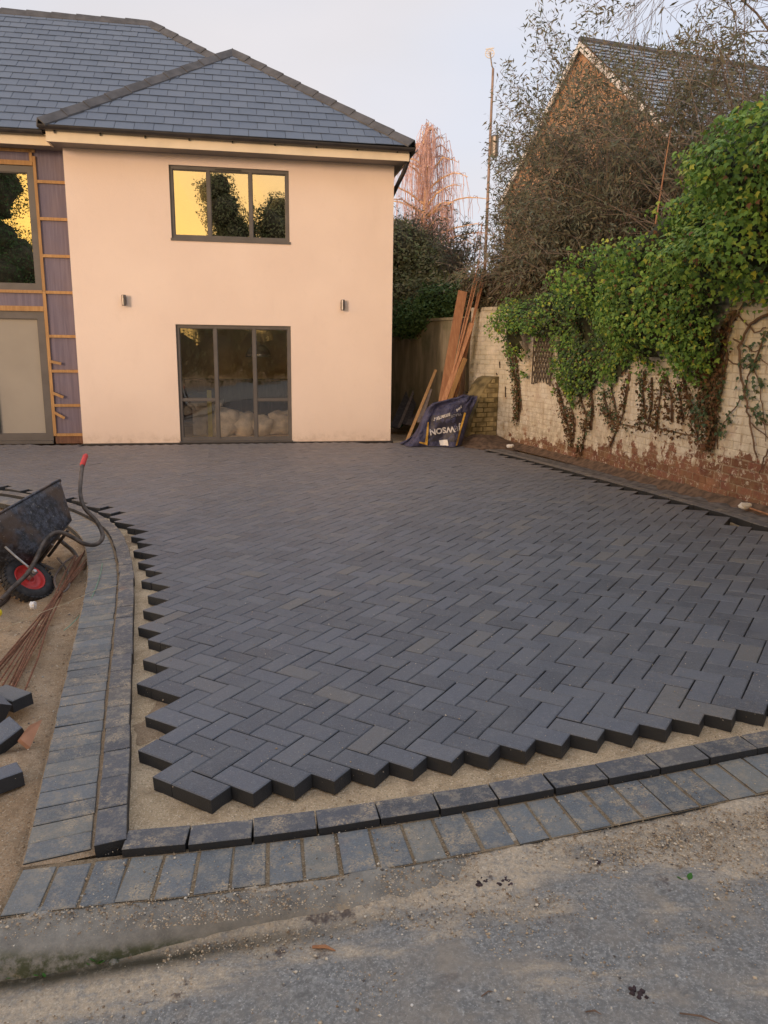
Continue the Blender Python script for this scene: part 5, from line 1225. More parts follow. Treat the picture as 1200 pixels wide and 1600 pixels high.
# hedge over the boundary wall
hedge = thing('hedge', (.9, 16.4, 0), 'overgrown olive green hedge between the house corner and the leaning timber', 'hedge')
hc = []
for (px0, py0, Y_, r_) in ((628, 400, 17, .75), (655, 420, 17, .8), (690, 440, 16.5, .75), (640, 470, 16.2, .7), (675, 475, 15.6, .62), (708, 470, 15.2, .55), (728, 458, 15.2, .45), (622, 372, 17.4, .5), (655, 388, 17.6, .45), (628, 505, 15.6, .38), (590, 450, 17.5, 1.0), (560, 440, 18.5, 1.1)):
    c = at(px0, py0, Y_); hc.append((c[0], c[1], c[2], r_, r_, r_*.85))
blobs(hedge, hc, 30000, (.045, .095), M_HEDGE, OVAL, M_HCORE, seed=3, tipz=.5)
blobs(hedge, [(at(x, y, Y_)[0], Y_-.25, at(x, y, Y_)[2], a, .3, b_) for x, y, Y_, a, b_ in ((668, 490, 15.0, .7, .30), (690, 470, 15.0, .5, .3), (640, 510, 15.2, .45, .22))], 6000, (.04, .08), M_HEDGEG, OVAL, seed=8, part='foliage')
mb = MB(); P1, D1 = stems(mb, tuple(at(650, 420, 17)), 60, 1.2, .7, .15, .008, 4, twl=.3, r_min=.004); P2, D2 = stems(mb, tuple(at(715, 440, 15.6)), 50, 1.0, .7, .2, .008, 4, twl=.3, r_min=.004); obj('shoots', mb, M_TWIG, hedge, kind='stuff'); spiky(hedge, np.concatenate([P1, P2]), np.concatenate([D1, D2]), 1, (.06, .13), M_BUD)
# brown tangle over the corner of the wall
tang = thing('bramble_tangle', wall_pt(.8, 2.1), 'dark brown tangle of bramble on top of the wall beside the tops of the canes', 'bramble')
tc_ = []
for (x, y, Y_, r_) in ((752, 455, 13.6, .34), (785, 450, 13.3, .36), (815, 455, 12.7, .34), (765, 475, 13.3, .24), (800, 472, 12.9, .26), (838, 450, 12.2, .3), (735, 480, 13.9, .25), (865, 440, 12.0, .3), (900, 425, 12, .35)):
    c = at(x, y, Y_); tc_.append((c[0], c[1], c[2], r_, r_, r_*.7))
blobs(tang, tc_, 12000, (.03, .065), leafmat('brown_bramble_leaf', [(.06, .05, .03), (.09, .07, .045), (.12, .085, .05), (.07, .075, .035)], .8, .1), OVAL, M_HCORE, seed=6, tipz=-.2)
mb = MB(); P1, D1 = stems(mb, tuple(at(780, 460, 13.3)), 90, .7, 1.0, .5, .007, 5, twl=.4, r_min=.0035); P2, D2 = stems(mb, tuple(at(835, 455, 12.5)), 90, .7, 1.0, .6, .007, 5, twl=.4, r_min=.0035); obj('shoots', mb, M_TWIG, tang, kind='stuff'); spiky(tang, np.concatenate([P1, P2]), np.concatenate([D1, D2]), 1, (.05, .11), M_BUD)

# ================================================================== NEIGHBOUR'S HOUSE, MAST
nb = thing('brick_house', (6.5, 24, 0), "neighbouring buff brick house with white verge boards and grey slate roof behind the bushes", 'house')
AP = Vector((5.03, 22, 9.25)); gd = Vector((-.326, .946, 0)); rd = Vector((.946, .326, 0)); HWD = 4.0; EV = 6.15; DEP = 11
pL, pR = AP+gd*HWD, AP-gd*HWD
def uvquad(name, pts, mat, u_axis, parent):
    mb = MB(); mb.add(pts, [tuple(range(len(pts)))]); o = obj(name, mb, mat, parent); uv = o.data.uv_layers.new(name='UVMap')
    for l in o.data.loops:
        p = Vector(pts[l.vertex_index]); uv.data[l.index].uv = (p.dot(u_axis), p.z)
    return o
def nz_(p, z): return Vector((p.x, p.y, z))
uvquad('gable_wall', [nz_(pL, 0), nz_(pR, 0), nz_(pR, EV), AP-Vector((0, 0, .02)), nz_(pL, EV)], M_NBRICK, gd, nb)
uvquad('side_wall', [nz_(pR, 0), nz_(pR, 0)+rd*DEP, nz_(pR, EV)+rd*DEP, nz_(pR, EV)], M_NBRICK, rd, nb)
uvquad('side_wall', [nz_(pL, 0)+rd*DEP, nz_(pL, 0), nz_(pL, EV), nz_(pL, EV)+rd*DEP], M_NBRICK, rd, nb)
uvquad('gable_wall', [nz_(pR, 0)+rd*DEP, nz_(pL, 0)+rd*DEP, nz_(pL, EV)+rd*DEP, AP+rd*DEP, nz_(pR, EV)+rd*DEP], M_NBRICK, gd, nb)
rf = MB(); M_NSL = plain('neighbour_slate', (.27, .33, .40), .5, .25, 2.2)
for sgn in (1, -1):
    e = AP+gd*sgn*(HWD+.25); e.z = EV-.2; n_ = 22
    for k in range(n_):
        a = AP.lerp(e, k/n_); b_ = AP.lerp(e, (k+1.25)/n_); up_ = Vector((0, 0, .05)); rf.add([a-rd*.12+up_, b_-rd*.12+up_+Vector((0, 0, .035)), b_+rd*(DEP+.1)+up_+Vector((0, 0, .035)), a+rd*(DEP+.1)+up_], [(0, 1, 2, 3)])
obj('roof', rf, M_NSL, nb, kind='stuff')
for sgn in (1, -1):
    e = AP+gd*sgn*(HWD+.25); e.z = EV-.2; mb = MB(); a = AP-rd*.13
    mb.prism([a+Vector((0, 0, .03)), e-rd*.13+Vector((0, 0, .03)), e-rd*.13+Vector((0, 0, -.15)), a+Vector((0, 0, -.17))], -rd*.03); obj('verge_board', mb, M_WHITE, nb)
mb = MB(); mb.tube([AP+Vector((0, 0, .06))-rd*.15, AP+rd*DEP+Vector((0, 0, .06))], .09, 6); obj('ridge', mb, M_LEAD, nb)
mast = thing('aerial_mast', (at(757, 430, 25)[0], 25, 0), 'tall thin leaning pole with a small pale aerial at its top, beside the bush', 'pole')
base = Vector(at(757, 430, 25)); top = Vector(at(770.5, 107, 25)); g0 = base+(base-top)*(base.z/(top.z-base.z))
obj('pole', MB().tube([g0, base, base.lerp(top, .5), top], [.055, .05, .042, .036], 8), plain('weathered_pole', (.30, .22, .18), .7, .2, 6), mast)
mb = MB(); t1 = Vector(at(767, 92, 25)); mb.tube([top, Vector(at(768.5, 103, 25)), t1, Vector(at(765.5, 82, 25))], .022, 6); obj('bracket', mb, M_STEEL, mast)
mb = MB(); cc_ = Vector(at(765.3, 83.5, 25))
mb.tube([cc_+Vector((math.cos(a)*.13, 0, math.sin(a)*.12)) for a in np.linspace(0, 6.28, 15)], .015, 5); mb.tube([cc_+Vector((math.cos(a)*.06, .0, math.sin(a)*.055)) for a in np.linspace(0, 6.28, 11)], .012, 5); mb.tube([Vector(at(759, 77, 25)), Vector(at(772, 75, 25))], .02, 5); mb.tube([Vector(at(760, 80, 25)), Vector(at(771, 79, 25))], .01, 5); mb.tube([cc_+Vector((-.13, 0, 0)), cc_+Vector((.13, 0, 0))], .01, 5); obj('aerial', mb, M_WHITE, mast)
bxp = Vector(at(773, 229, 25)); mb = MB(); mb.lathe([(0, -.30), (.10, -.30), (.12, -.26), (.12, .26), (.09, .32), (0, .33)], bxp, n=12); mb.tube([bxp+Vector((-.3, 0, .12)), bxp], .02, 5); mb.tube([bxp+Vector((-.3, 0, -.12)), bxp+Vector((0, 0, -.12))], .02, 5); obj('junction_can', mb, M_STEEL, mast)
fp = thing('white_fence_panel', at(848, 432, 14), 'scrap of white slatted fence showing above the wall between the bush and the ivy', 'fence')
for k in range(5): 
    a = Vector(at(838+k*5.5, 430, 14)); obj('slat', MB().box(a-Vector((0, 0, .6)), (.05, .02, 1.3)), M_WHITE, fp)
# ------------------------------------------------- across the road, behind the camera (seen in the window panes)
rh = thing('roadside_hedge', (-8, -7.2, 0), 'clipped hedge on the far side of the road', 'hedge')
blobs(rh, [(x, -7.4+random.uniform(-.2, .2), 1.1, 1.1, .7, 1.25+random.uniform(-.1, .15)) for x in np.arange(-27, 6, 1.3)], 16000, (.10, .2), M_HEDGE, OVAL, M_HCORE, amp=.2, seed=12)
tl = [('dark evergreen tree across the road, tallest of the group', 2.1, -15.5, 9.7, 1.9, 1), ('round evergreen across the road beside the tallest one', 4.9, -15.0, 8.9, 2.2, 2), ('loose tree across the road at the left of the group', -8.2, -15.0, 11.4, 3.0, 3), ('low conifer across the road between the trees', -1.2, -15.5, 6.9, .8, 4), ('loose tree across the road, farthest left', -12.5, -17, 10.5, 2.6, 5)]
for lab, x, y, h_, w_, sd in tl:
    t_ = thing('evergreen_tree', (x, y, 0), lab, 'tree', 'trees across the road'); mb = MB(); mb.tube([(x, y, -.1), (x, y, h_*.4), (x+.1, y, h_*.8)], [.25, .2, .08], 8); obj('trunk', mb, M_STEM, t_)
    rr_ = random.Random(sd); cs = []
    for k in range(16):
        f_ = (k+.5)/16; a = rr_.uniform(0, 6.28); q = w_*(.72 if f_ < .75 else .45)*rr_.random(); rad = w_*.52*(1.05 if f_ < .8 else .75); cs.append((x+math.cos(a)*q, y+math.sin(a)*q, min(h_-rad*.85, h_*.12+h_*.88*f_), rad, rad, rad*.9))
    blobs(t_, cs, 26000, (.06, .15), M_HEDGE if sd in (1, 2) else M_HEDGEG, OVAL, M_HCORE if sd not in (5,) else None, amp=.5, seed=sd+30)

# ================================================================== TIMBER, BAG AND ODDMENTS BY THE BACK WALL
def board(p0, p1, wd, th, side=Vector((1, 0, 0)), bow=0.0):
    p0, p1 = Vector(p0), Vector(p1); t_ = (p1-p0).normalized(); sd = (side-t_*side.dot(t_)).normalized(); nn_ = t_.cross(sd); mb = MB(); n_ = 6
    for i in range(n_+1):
        f_ = i/n_; c = p0.lerp(p1, f_)+nn_*bow*math.sin(math.pi*f_)
        for a, b_ in ((-1, -1), (1, -1), (1, 1), (-1, 1)): mb.v.append(tuple(c+sd*a*wd/2+nn_*b_*th/2))
    mb.f = [(4*i+k, 4*i+(k+1) % 4, 4*i+4+(k+1) % 4, 4*i+4+k) for i in range(n_) for k in range(4)]+[(3, 2, 1, 0), tuple(4*n_+k for k in range(4))]
    return mb
def gp(px, py): return Vector(G(px, py))
for b0, b1, wd, th, mt, lab, sd in (
    ((690, 640, 12.75), (723, 455, 13.15), .150, .022, M_PLANK, 'wide orange plank leaning in the corner above the blue bag, broadest of the timbers', (1, .2, 0)),
    ((684, 652, 12.6), (737, 505, 13.0), .085, .03, M_PLANK, 'narrower reddish board crossing in front of the wide orange plank', (1, -.2, 0)),
    ((692, 655, 12.62), (727, 560, 12.8), .07, .022, M_BATT, 'short pale board leaning low behind the blue bag beneath the orange planks', (1, .4, 0)),
    ((636, 688, 12.7), (681, 578, 13.9), .05, .02, M_BATT, 'long thin pale lath leaning on the back wall left of the blue bag', (1, 0, 0)),
    ((655, 660, 13.0), (672, 608, 13.6), .08, .02, M_OLDW, 'short grey brown board leaning behind the thin lath', (1, 0, 0))):
    o = obj('leaning_board', board(at(*b0), at(*b1), wd, th, Vector(sd), .02), mt, loc=Vector(at(*b0))); tag(o, lab, 'board')
rod = thing('cane_bundle', at(702, 640, 12.8), 'loose bundle of long reddish canes leaning over the corner of the wall', 'canes')
for k in range(9):
    a = Vector(at(700+k*1.8+random.uniform(-2, 2), 612+random.uniform(-10, 20), 12.75+.02*k)); b_ = Vector(at(749+k*1.6+random.uniform(-2, 2), 396+random.uniform(-10, 60), 13.05+.02*k)); m_ = a.lerp(b_, .5)+Vector((random.gauss(0, .02), 0, random.gauss(-.02, .02)))
    obj('cane', MB().tube([a, a.lerp(m_, .5), m_, m_.lerp(b_, .5), b_], [.013, .012, .011, .009, .005], 6), random.choice((M_CANE, M_CANE, M_PLANK)), rod)
for k, (x0, y0, x1, y1, wd, lab, mt) in enumerate(((616, 668, 640, 614, .16, 'dark board leaning on the back wall nearest the house corner', M_DARKW), (632, 664, 652, 612, .13, 'dark grey panel leaning between the house corner and the thin lath', M_DARKW), (623, 668, 647, 610, .05, 'grey edged strip leaning between the two dark boards', M_OLDW), (638, 664, 646, 648, .10, 'small pale grey offcut propped at the foot of the dark boards', M_OLDW))):
    o = obj('leaning_board', board(at(x0, y0, 14.6-.1*k), at(x1, y1, 15.3-.12*k), wd, .02, Vector((1, .3, 0))), mt, loc=Vector(at(x0, y0, 14.6))); tag(o, lab, 'board')
c = G(618, 664, .04); o = obj('green_sack', lump((c[0], c[1], c[2]), (.13, .12, .06), 44, 14, 8, .8, .3), M_GREENC, smooth=True, loc=Vector(c)); tag(o, 'small green crumpled sheet on the ground at the house corner', 'sheet')
# blue bulk bag, upside down and half collapsed
bag = thing('bulk_bag', (.85, 12.15, 0), 'collapsed navy blue builders bulk bag with yellow straps and upside down white lettering', 'bag')
BY = 12.1
lev = [(.0, 622, 723, 695), (.04, 632, 724, 690), (.12, 645, 727, 681), (.22, 655, 730, 670), (.33, 660, 733, 658), (.44, 664, 736, 646), (.52, 670, 738, 638), (.58, 678, 740, 632), (.64, 698, 742, 627), (.70, 712, 743, 622), (.75, 722, 743, 618)]
n_ = 56; rows = []
for k, (h_, xl, xr, y_) in enumerate(lev):
    z = at(680, y_, BY)[2]; L_p = at(xl, y_, BY)[0]; R_p = at(xr, y_, BY)[0]; cx_ = (L_p+R_p)/2; hw = (R_p-L_p)/2; dep = .34*(1-.55*k/(len(lev)-1)); rows.append((cx_, hw, dep, max(z, .004 if k == 0 else z)))
lv = np.linspace(0, len(rows)-1, 40); mb = MB()
for i, f_ in enumerate(lv):
    j = min(int(f_), len(rows)-2); q = f_-j; cx_, hw, dep, z = [rows[j][m2]*(1-q)+rows[j+1][m2]*q for m2 in range(4)]
    for k in range(n_):
        a = 2*math.pi*k/n_; ex = .62; x = math.copysign(abs(math.cos(a))**ex, math.cos(a)); y = math.copysign(abs(math.sin(a))**ex, math.sin(a))
        fold = .075*(float(vnoise(x*3.2+z*2.3+4, z*2.6+y*1.5, 0, 51))-.5)*2+.042*(float(vnoise(x*8+z*7, z*5+y*3, 0, 52))-.5)*2
        if x < -.35: fold += .05*math.sin((x*4+z*7)*2.2)*(-.35-x)
        mb.v.append((cx_+x*(hw+fold*.4), BY+.12+y*dep-fold*(1 if y < 0 else -1)-.10*(z), z+fold*.25*(i/len(lv))))
mb.f = [(i*n_+k, i*n_+(k+1) % n_, (i+1)*n_+(k+1) % n_, (i+1)*n_+k) for i in range(len(lv)-1) for k in range(n_)]; mb.f.append(tuple((len(lv)-1)*n_+k for k in range(n_)))
body = obj('bag_body', mb, M_NAVY, bag, smooth=True)
bagV = np.array(mb.v)
def on_bag(px, py, lift=.008):
    """point of the bag surface seen at this place of its front"""
    c = at(px, py, BY-.2); f_ = bagV[bagV[:, 1] < BY+.05]; d = (f_[:, 0]-c[0])**2+(f_[:, 2]-c[2])**2; j = np.argsort(d)[:5]; return Vector((c[0], f_[j, 1].mean()-lift, c[2]))
def patch(name, corners, mat, nu=10, nv=8, lift=.006):
    """sheet laid over the bag between four corners"""
    mb = MB(); c = [np.array(p, float) for p in corners]
    for i in range(nu+1):
        for k in range(nv+1):
            a, b_ = i/nu, k/nv; p = (c[0]*(1-a)+c[1]*a)*(1-b_)+(c[3]*(1-a)+c[2]*a)*b_; mb.v.append(tuple(on_bag(p[0], p[1], lift)))
    mb.f = [(i*(nv+1)+k, (i+1)*(nv+1)+k, (i+1)*(nv+1)+k+1, i*(nv+1)+k+1) for i in range(nu) for k in range(nv)]; return obj(name, mb, mat, bag, smooth=True)
patch('printed_panel', ((672, 690), (714, 690), (727, 644), (674, 650)), M_BAGDK, 14, 12)
patch('strap', ((711.5, 696), (714.5, 696), (729, 646), (726, 645)), M_YELLOW, 2, 12, .016)
patch('strap', ((663.5, 694), (668, 695), (670.5, 660), (668.5, 660)), M_YELLOW, 2, 10, .016)
patch('strap', ((655, 691.5), (668, 696), (668, 692), (655, 689.5)), M_YELLOW, 6, 2, .02)
patch('label', ((688, 696), (700.5, 696), (699, 687), (686, 688.5)), M_WHITE, 3, 3, .018)
def lettering(txt, px, py, size, mat, ang, rot180=False, italic=0.0, name='lettering'):
    cu = bpy.data.curves.new(name, 'FONT'); cu.body = txt; cu.size = size; cu.align_x = 'CENTER'; cu.align_y = 'CENTER'; cu.shear = italic; cu.offset = size*.035; cu.resolution_u = 3
    tmp = bpy.data.objects.new(name, cu); COL.objects.link(tmp); dg = bpy.context.evaluated_depsgraph_get(); me = bpy.data.meshes.new_from_object(tmp.evaluated_get(dg)); bpy.data.objects.remove(tmp)
    c = on_bag(px, py, .01); A_ = Matrix.Rotation(ang+(math.pi if rot180 else 0), 3, 'Z')
    for v in me.vertices:
        p = A_ @ v.co; qx, qz = c.x+p.x, c.z+p.y; sx_, sy_ = proj((qx, BY-.2, qz)); w_ = on_bag(sx_, sy_, .015); v.co = Vector((qx, w_.y, qz))-wloc(bag)
    me.materials.clear(); me.materials.append(mat); o = bpy.data.objects.new(name, me); COL.objects.link(o); o.parent = bag; return o
lettering('JEWSON', 695.5, 672, .125, M_PRINT, R(9), True)
lettering('smarter', 691, 652, .085, M_PRINT, R(20), True, .2); lettering('TRADE', 713, 648.5, .055, plain('faded_bag_print', (.20, .19, .21), .7, .2, 60, bmp=0), R(12), True); lettering('yard', 718, 639, .055, M_PRINT, R(30), True, .2)

# ================================================================== WHEELBARROW lying on its side
Rb = Matrix(((-.1332, .6403, -.7565), (-.9721, -.2331, -.0262), (-.1931, .7319, .6535))); BS = .93; Tb = Vector((-2.422, 5.304, -.276))
def B(x, y, z): return Rb @ (Vector((x, y, z))*BS)+Tb
bar = thing('wheelbarrow', B(-.6, -.3, .3), 'battered black builders wheelbarrow with red wheel lying on its side on the sandy ground', 'wheelbarrow')
def lat(prof, c, name, mat, parent, n=36, smooth=True):
    """revolved round the barrow's axle direction"""
    mb = MB(); vs = []
    for r_, h_ in prof:
        for k in range(n):
            a = 2*math.pi*k/n; vs.append(B(c[0]+r_*math.cos(a), c[1]+h_, c[2]+r_*math.sin(a)))
    mb.add(vs, [(i*n+k, i*n+(k+1) % n, (i+1)*n+(k+1) % n, (i+1)*n+k) for i in range(len(prof)-1) for k in range(n)]); return obj(name, mb, mat, parent, smooth=smooth)
HB = (0, 0, .19)
tp = [(.118, .032)]+[(.148+.048*math.cos(a)*1.0, .048*math.sin(a)) for a in np.linspace(2.2, -2.2, 15)]+[(.118, -.032)]
tyre = lat(tp, HB, 'tyre', M_TYRE, bar)
mb = MB()
for k in range(34):
    for sg in (-1, 1):
        a = 2*math.pi*(k+.25*sg)/34; ca, sa = math.cos(a), math.sin(a); q = .193
        c = (HB[0]+q*ca, sg*.022, HB[2]+q*sa); u_, v_ = Vector((-sa, 0, ca)), Vector((ca, 0, sa)); w_ = Vector((0, 1, 0)); vs = []
        for i in (-1, 1):
            for j in (-1, 1):
                for l in (-1, 1): p = Vector(c)+u_*i*.010+w_*j*.016+v_*l*.006; vs.append(B(*p))
        mb.add(vs, [(0, 1, 3, 2), (4, 6, 7, 5), (0, 4, 5, 1), (2, 3, 7, 6), (0, 2, 6, 4), (1, 5, 7, 3)])
o = obj('tread', mb, M_TYRE, tyre, kind='stuff')
rim = lat([(.0, .012), (.03, .014), (.034, .030), (.05, .022), (.085, .016), (.098, .022), (.108, .038), (.120, .040), (.122, .03), (.112, .0), (.122, -.03), (.12, -.04), (.108, -.038), (.098, -.022), (.05, -.02), (.0, -.02)], HB, 'rim', M_RED, bar)
lat([(0, .095), (.014, .095), (.014, -.095), (0, -.095)], HB, 'axle', M_GALV, bar, 12, False)
# tray: open tapered tub with rolled lip
def tray_ring(x0, x1, w0, w1, z0, z1, n=6, r_=.08):
    """rounded rectangle, wider and higher at x1"""
    pts = []
    for cx_, cy_, a0 in ((x1-r_, 1, 0), (x0+r_, 1, 90), (x0+r_, -1, 180), (x1-r_, -1, 270)):
        for k in range(n):
            a = R(a0+90*k/(n-1)); x = cx_+r_*math.cos(a); f_ = (x-x0)/(x1-x0); hw = w0+(w1-w0)*f_; y = cy_*(hw-r_)+r_*math.sin(a); pts.append((x, y, z0+(z1-z0)*f_))
    return pts
rings = []
for f_ in np.linspace(0, 1, 7):
    rings.append(tray_ring(-.70-.20*f_, -.10+.26*f_, .20+.12*f_, .17+.15*f_, .305+.30*f_, .26+.40*f_, r_=.06+.05*f_))
mb = MB(); n_ = len(rings[0]); vs = []
for r_ in rings: vs += [B(*p) for p in r_]
inner = [];
for r_ in rings[::-1]:
    cx_ = sum(p[0] for p in r_)/n_; inner.append([(p[0]+(cx_-p[0])*.012, p[1]*.985, p[2]+.004) for p in r_])
for r_ in inner: vs += [B(*p) for p in r_]
R_ = 14; fs = [(i*n_+k, i*n_+(k+1) % n_, (i+1)*n_+(k+1) % n_, (i+1)*n_+k) for i in range(R_-1) for k in range(n_)]+[tuple(range(n_))[::-1], tuple((R_-1)*n_+k for k in range(n_))]
mb.add(vs, fs); tray = obj('tray', mb, M_BRBLK, bar, smooth=True)
obj('rolled_lip', MB().tube([B(*p) for p in rings[-1]+[rings[-1][0]]], .009, 8), M_BRBLK, tray, smooth=True)
def sm(pts, n=5):
    P = [Vector(p) for p in pts]; P = [2*P[0]-P[1]]+P+[2*P[-1]-P[-2]]; o = []
    for i in range(1, len(P)-2):
        for k in range(n):
            t_ = k/n; a, b_, c_, d_ = P[i-1:i+3]; o.append(.5*((2*b_)+(-a+c_)*t_+(2*a-5*b_+4*c_-d_)*t_*t_+(-a+3*b_-3*c_+d_)*t_**3))
    return o+[P[-2]]
for s_ in (1, -1):
    pth = sm([(.42, s_*.09, .19), (.26, s_*.11, .20), (.11, s_*.135, .204), (-.06, s_*.16, .245), (-.20, s_*.18, .295), (-.34, s_*.2, .312), (-.44, s_*.2, .28), (-.485, s_*.2, .19), (-.51, s_*.2, .09), (-.58, s_*.2, .025), (-.68, s_*.2, .012), (-.77, s_*.2, .05), (-.85, s_*.205, .165), (-.875, s_*.215, .31), (-.96, s_*.235, .42), (-1.10, s_*.245, .51), (-1.24, s_*.25, .585), (-1.33, s_*.25, .63)])
    obj('frame', MB().tube([B(*p) for p in pth], .0165, 10), M_TUBE, bar, smooth=True)
    obj('grip', MB().tube([B(-1.30, s_*.25, .615), B(-1.32, s_*.25, .625), B(-1.45, s_*.25, .672), B(-1.47, s_*.25, .678)], [.019, .022, .022, .017], 10), M_REDR, bar, smooth=True)
    obj('stay', MB().tube([B(.0, s_*.105, .20), B(.03, s_*.14, .36), B(.05, s_*.17, .46)], .008, 6), M_GALV, bar)
    obj('hub_plate', MB().box(B(0, s_*.088, .195), (.07, .05, .012), Rb @ Matrix.Rotation(math.pi/2, 3, 'X')), M_TUBE, bar)
    obj('hub_bolt', MB().tube([B(0, s_*.09, .19), B(0, s_*.12, .19)], .013, 8), M_GALV, bar)
obj('nose_bar', MB().tube([B(.42, .09, .19), B(.45, .05, .19), B(.45, -.05, .19), B(.42, -.09, .19)], .0165, 8), M_TUBE, bar, smooth=True)
for x, z in ((-.30, .27), (-.56, .28)): obj('cross_brace', MB().tube([B(x, .17, z-.02), B(x, -.17, z-.02)], .012, 6), M_TUBE, bar)

# ================================================================== LEFT SIDE: rods, loose blocks, string
rods = []
for k in range(12):
    f_ = k/11; a = Vector(G(140-26*f_+random.uniform(-5, 5), 872+random.uniform(-8, 10), -.075)); b_ = Vector(G(-30+58*f_+random.uniform(-10, 10), 1068+28*f_+random.uniform(-14, 22), -.065)); h_ = .006+random.uniform(0, .022)
    P = [a.lerp(b_, t_)+Vector((random.gauss(0, .008), 0, h_+.012*math.sin(t_*5+k))) for t_ in np.linspace(-.03, 1, 6)]
    o = obj('steel_rod', MB().tube(P, .005, 6), M_RUST, loc=P[3]); tag(o, 'rusty thin steel rod in the bundle lying past the wheelbarrow wheel' if 0 < k < 11 else ('rusty steel rod at the right edge of the bundle, nearest the edging blocks' if k == 11 else 'rusty steel rod at the left edge of the bundle, nearest the wheel'), 'rod', 'rusty rods lying on the sand at the left')
proto = block_mesh('loose_block', .2, .1, .06, .004, .001)
def loose(c, rot, lab):
    me_ = proto.mesh('loose_block'); me_.materials.append(M_BLOCK); o = bpy.data.objects.new('loose_block', me_); COL.objects.link(o); o.location = Vector(c); o.rotation_euler = rot; tag(o, lab, 'paving block', 'loose blocks left on the sand')
loose(G(14, 1080, .0)+np.array([0, 0, -.005]), (R(3), R(-3), R(-32)), 'single charcoal block lying flat on the ends of the rusty rods')
loose(G(-8, 1168, -.045)+np.array([0, 0, .045]), (R(14), R(-22), R(50)), 'tilted charcoal block beside the terracotta shard, middle of the loose pile')
loose(G(-12, 1225, -.045)+np.array([0, 0, .035]), (R(-4), R(-3), R(38)), 'charcoal block lying flat nearest the bottom left of the loose pile')
loose(G(-22, 1120, -.045)+np.array([0, 0, .06]), (R(62), R(8), R(-40)), 'charcoal block standing on its edge at the back of the loose pile')
loose(G(-70, 1200, -.045)+np.array([0, 0, .03]), (R(5), R(2), R(80)), 'charcoal block of the loose pile farthest to the left')
a, b_, c_ = Vector(G(27, 1158, -.03)), Vector(G(62, 1128, .01)), Vector(G(43, 1172, -.07)); a2 = Vector(G(22, 1150, -.05))
mb = MB(); mb.prism([a, c_, b_, a.lerp(b_, .4)+Vector((0, .01, .02))], (.012, -.0, .012)); o = obj('terracotta_shard', mb, M_TERRA, loc=a); tag(o, 'orange terracotta tile shard propped beside the loose blocks', 'shard')
P = [Vector(G(x, y, -.02+h_)) for x, y, h_ in ((-10, 990, -.02), (30, 972, .0), (70, 955, .01), (110, 940, .01), (150, 922, .005), (186, 915, .012))]
o = obj('string_line', MB().tube(P, .0022, 5), plain('pale_string', (.50, .42, .28), .8, .2, 40), loc=P[0]); tag(o, 'thin pale string line crossing the sand towards the edging', 'string')
P = sm([G(x, y, h_) for x, y, h_ in ((100, 985, -.06), (112, 975, -.055), (130, 955, -.05), (145, 930, -.025), (156, 900, -.018), (160, 880, -.018))])
o = obj('green_string', MB().tube(P, .003, 5), plain('faded_green_string', (.20, .33, .24), .8, .2, 30), loc=P[0]); tag(o, 'faded green string curling over the soldier course by the wheelbarrow', 'string')
c = G(2, 958, -.03); o = obj('yellow_cap', lump((c[0]-.02, c[1], c[2]), (.022, .022, .025), 61, 10, 7, .8, .1), plain('yellow_plastic', (.75, .62, .03), .4, .1, 10, bmp=0), smooth=True, loc=Vector(c)); tag(o, 'small bright yellow plastic cap on the sand at the left edge', 'cap')
c = G(52, 950, -.06); o = obj('pale_stone', lump((c[0], c[1], c[2]+.015), (.02, .03, .028), 62, 8, 6, .8, .3), M_WHITE, loc=Vector(c)); tag(o, 'pale broken stone beside the wheelbarrow tyre', 'stone')
P = sm([G(x, y, -.06) for x, y in ((118, 868), (100, 880), (85, 905), (95, 925), (108, 915), (104, 890), (90, 872))]); o = obj('wire_coil', MB().tube(P, .008, 6), M_OLDW, loc=P[0]); tag(o, 'grey curled hose end on the ground under the wheelbarrow', 'hose')
# crumbs of earth over the sandy ground
n_ = 14000; gx = rng.uniform(-3.2, -.95, n_); gy = rng.uniform(1.9, 8, n_); ok = ~left_of(gx, gy) & (gx < -.2*0-1.0)
lo_ = np.array([(p.x, p.y) for p in sold])[::8]; d = np.sqrt((gx[:, None]-lo_[:, 0])**2+(gy[:, None]-lo_[:, 1])**2).min(1); ok &= (d > .215); gx, gy = gx[ok], gy[ok]
sz = rng.lognormal(math.log(.0032), .5, len(gx)).clip(.0015, .014); V1, F1 = pebbles(np.stack([gx, gy, soil_z(gx, gy)+sz*.2], -1), sz)
o = obj('earth_crumbs', npmesh('earth_crumbs', V1, F1), M_GRIT, kind='stuff'); o['label'] = 'crumbs of earth and stone on the sandy ground at the left'; o['category'] = 'crumbs'
# gutter weeds, leaf, twigs and dark moss on the road
def road_z(x, y):
    v = float(kerb_y(x))-y+.01; q = min(1, max(0, (v-.05)/.14)); q = q*q*(3-2*q); dr_ = .078*(1-min(1, max(0, (x+1.1)/1.25))**1.3)
    return T(x, y)-.040-dr_*q-.012*q
for k, (px0, py0, n_, s_, lab) in enumerate(((150, 1497, 16, .022, 'small green weed growing in the mossy gutter below the kerb'), (18, 1512, 8, .016, 'tiny green weed at the left end of the gutter'), (62, 1516, 6, .018, 'yellowish weed leaf between the two gutter weeds'))):
    c = G(px0, py0, -.1); z = road_z(c[0], c[1]); wd_ = thing('weed', (c[0], c[1], z), lab, 'weed'); P = np.array([[c[0], c[1], z+.004]]*n_)+rng.normal(0, .007, (n_, 3))*[1, 1, .3]
    az = rng.uniform(0, 6.28, n_); tip = np.stack([np.cos(az), np.sin(az), rng.uniform(.3, 1.2, n_)], -1); leaf_obj('foliage', P, np.stack([-np.cos(az), -np.sin(az), np.ones(n_)], -1), tip, rng.uniform(s_*.7, s_*1.5, n_), M_WEED, wd_, OVAL)
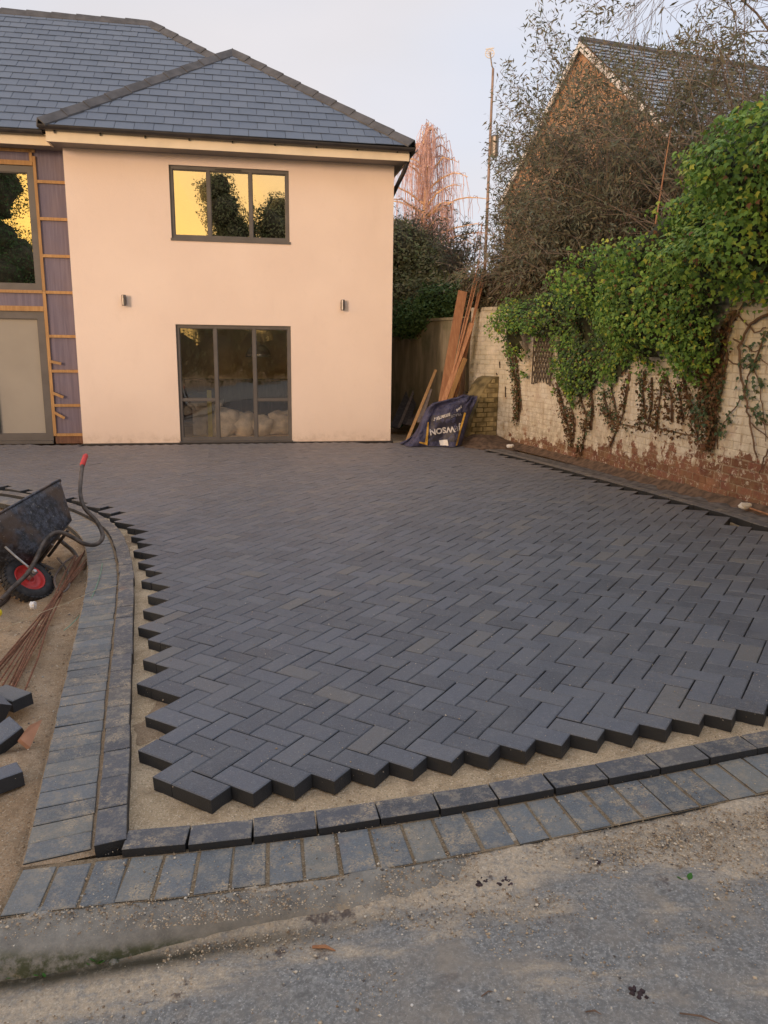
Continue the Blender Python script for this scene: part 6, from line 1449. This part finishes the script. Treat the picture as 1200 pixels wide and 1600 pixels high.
c = G(1076, 1372, -.04); wd_ = thing('fallen_leaf', c, 'green fallen leaf on the tarmac towards the right', 'leaf'); z = road_z(c[0], c[1])+.006; leaf_obj('blade', np.array([[c[0], c[1], z], [c[0]-.01, c[1], z]]), np.array([[0, -.4, 1], [.3, .1, 1]]), np.array([[.6, .8, .3], [-.6, .5, .1]]), np.array([.032, .025]), M_WEED, wd_, OVAL)
for k, (x, y, r_, lab) in enumerate(((752, 1372, .017, 'dark moss clump on the road, left of a close pair'), (792, 1374, .018, 'dark moss clump on the road, right of a close pair'), (1038, 1392, .010, 'small dark moss clump left of the fallen leaf'), (996, 1546, .018, 'dark moss patch low on the road at the right'), (935, 1342, .010, 'small dark crumb of moss near the edging'))):
    c = G(x, y, -.04); z = road_z(c[0], c[1]); mb = MB()
    for q in range(9): l_ = lump((c[0]+random.gauss(0, r_*.6), c[1]+random.gauss(0, r_*.6), z+.001), (r_*random.uniform(.25, .5),)*2+(r_*.25,), q+70, 8, 5, 1, .4); mb.add(l_.v, l_.f)
    o = obj('moss_clump', mb, M_MOSS, smooth=True, loc=(c[0], c[1], z)); tag(o, lab, 'moss')
for k, (x0, y0, x1, y1, r_, mt, lab) in enumerate(((488, 1466, 524, 1474, .0045, M_PLANK, 'pale splinter of wood lying on the road'), (1062, 1582, 1128, 1600, .002, M_STEM, 'thin curved dark twig near the bottom right'), (915, 1580, 940, 1584, .002, M_STEM, 'short dark twig near the bottom edge of the road'), (752, 1556, 770, 1548, .0016, M_STEM, 'tiny dark twig on the lower middle of the road'))):
    a, b_ = G(x0, y0, -.045), G(x1, y1, -.045); a[2], b_[2] = road_z(a[0], a[1])+.005, road_z(b_[0], b_[1])+.005; mid = (a+b_)/2+np.array([.004, .006, .002])
    o = obj('twig', MB().tube([a, mid, b_], [r_, r_*1.2, r_*.4], 5), mt, loc=Vector(a)); tag(o, lab, 'twig')
for x, y, lab in ((717, 1547, 'tiny white stone on the lower middle of the road'), (644, 1566, 'tiny white stone near the bottom edge, left of the middle')):
    c = G(x, y, -.045); z = road_z(c[0], c[1]); o = obj('white_stone', lump((c[0], c[1], z+.003), (.0045, .004, .004), 81, 8, 5, .9, .3), M_WHITE, loc=(c[0], c[1], z)); tag(o, lab, 'stone')
c = G(176, 1484, -.07); z = road_z(c[0], c[1]); o = obj('gutter_stone', lump((c[0], c[1], z+.004), (.014, .011, .009), 83, 10, 6, .9, .3), M_KERB, loc=(c[0], c[1], z)); tag(o, 'small grey stone in the gutter beside the green weed', 'stone')
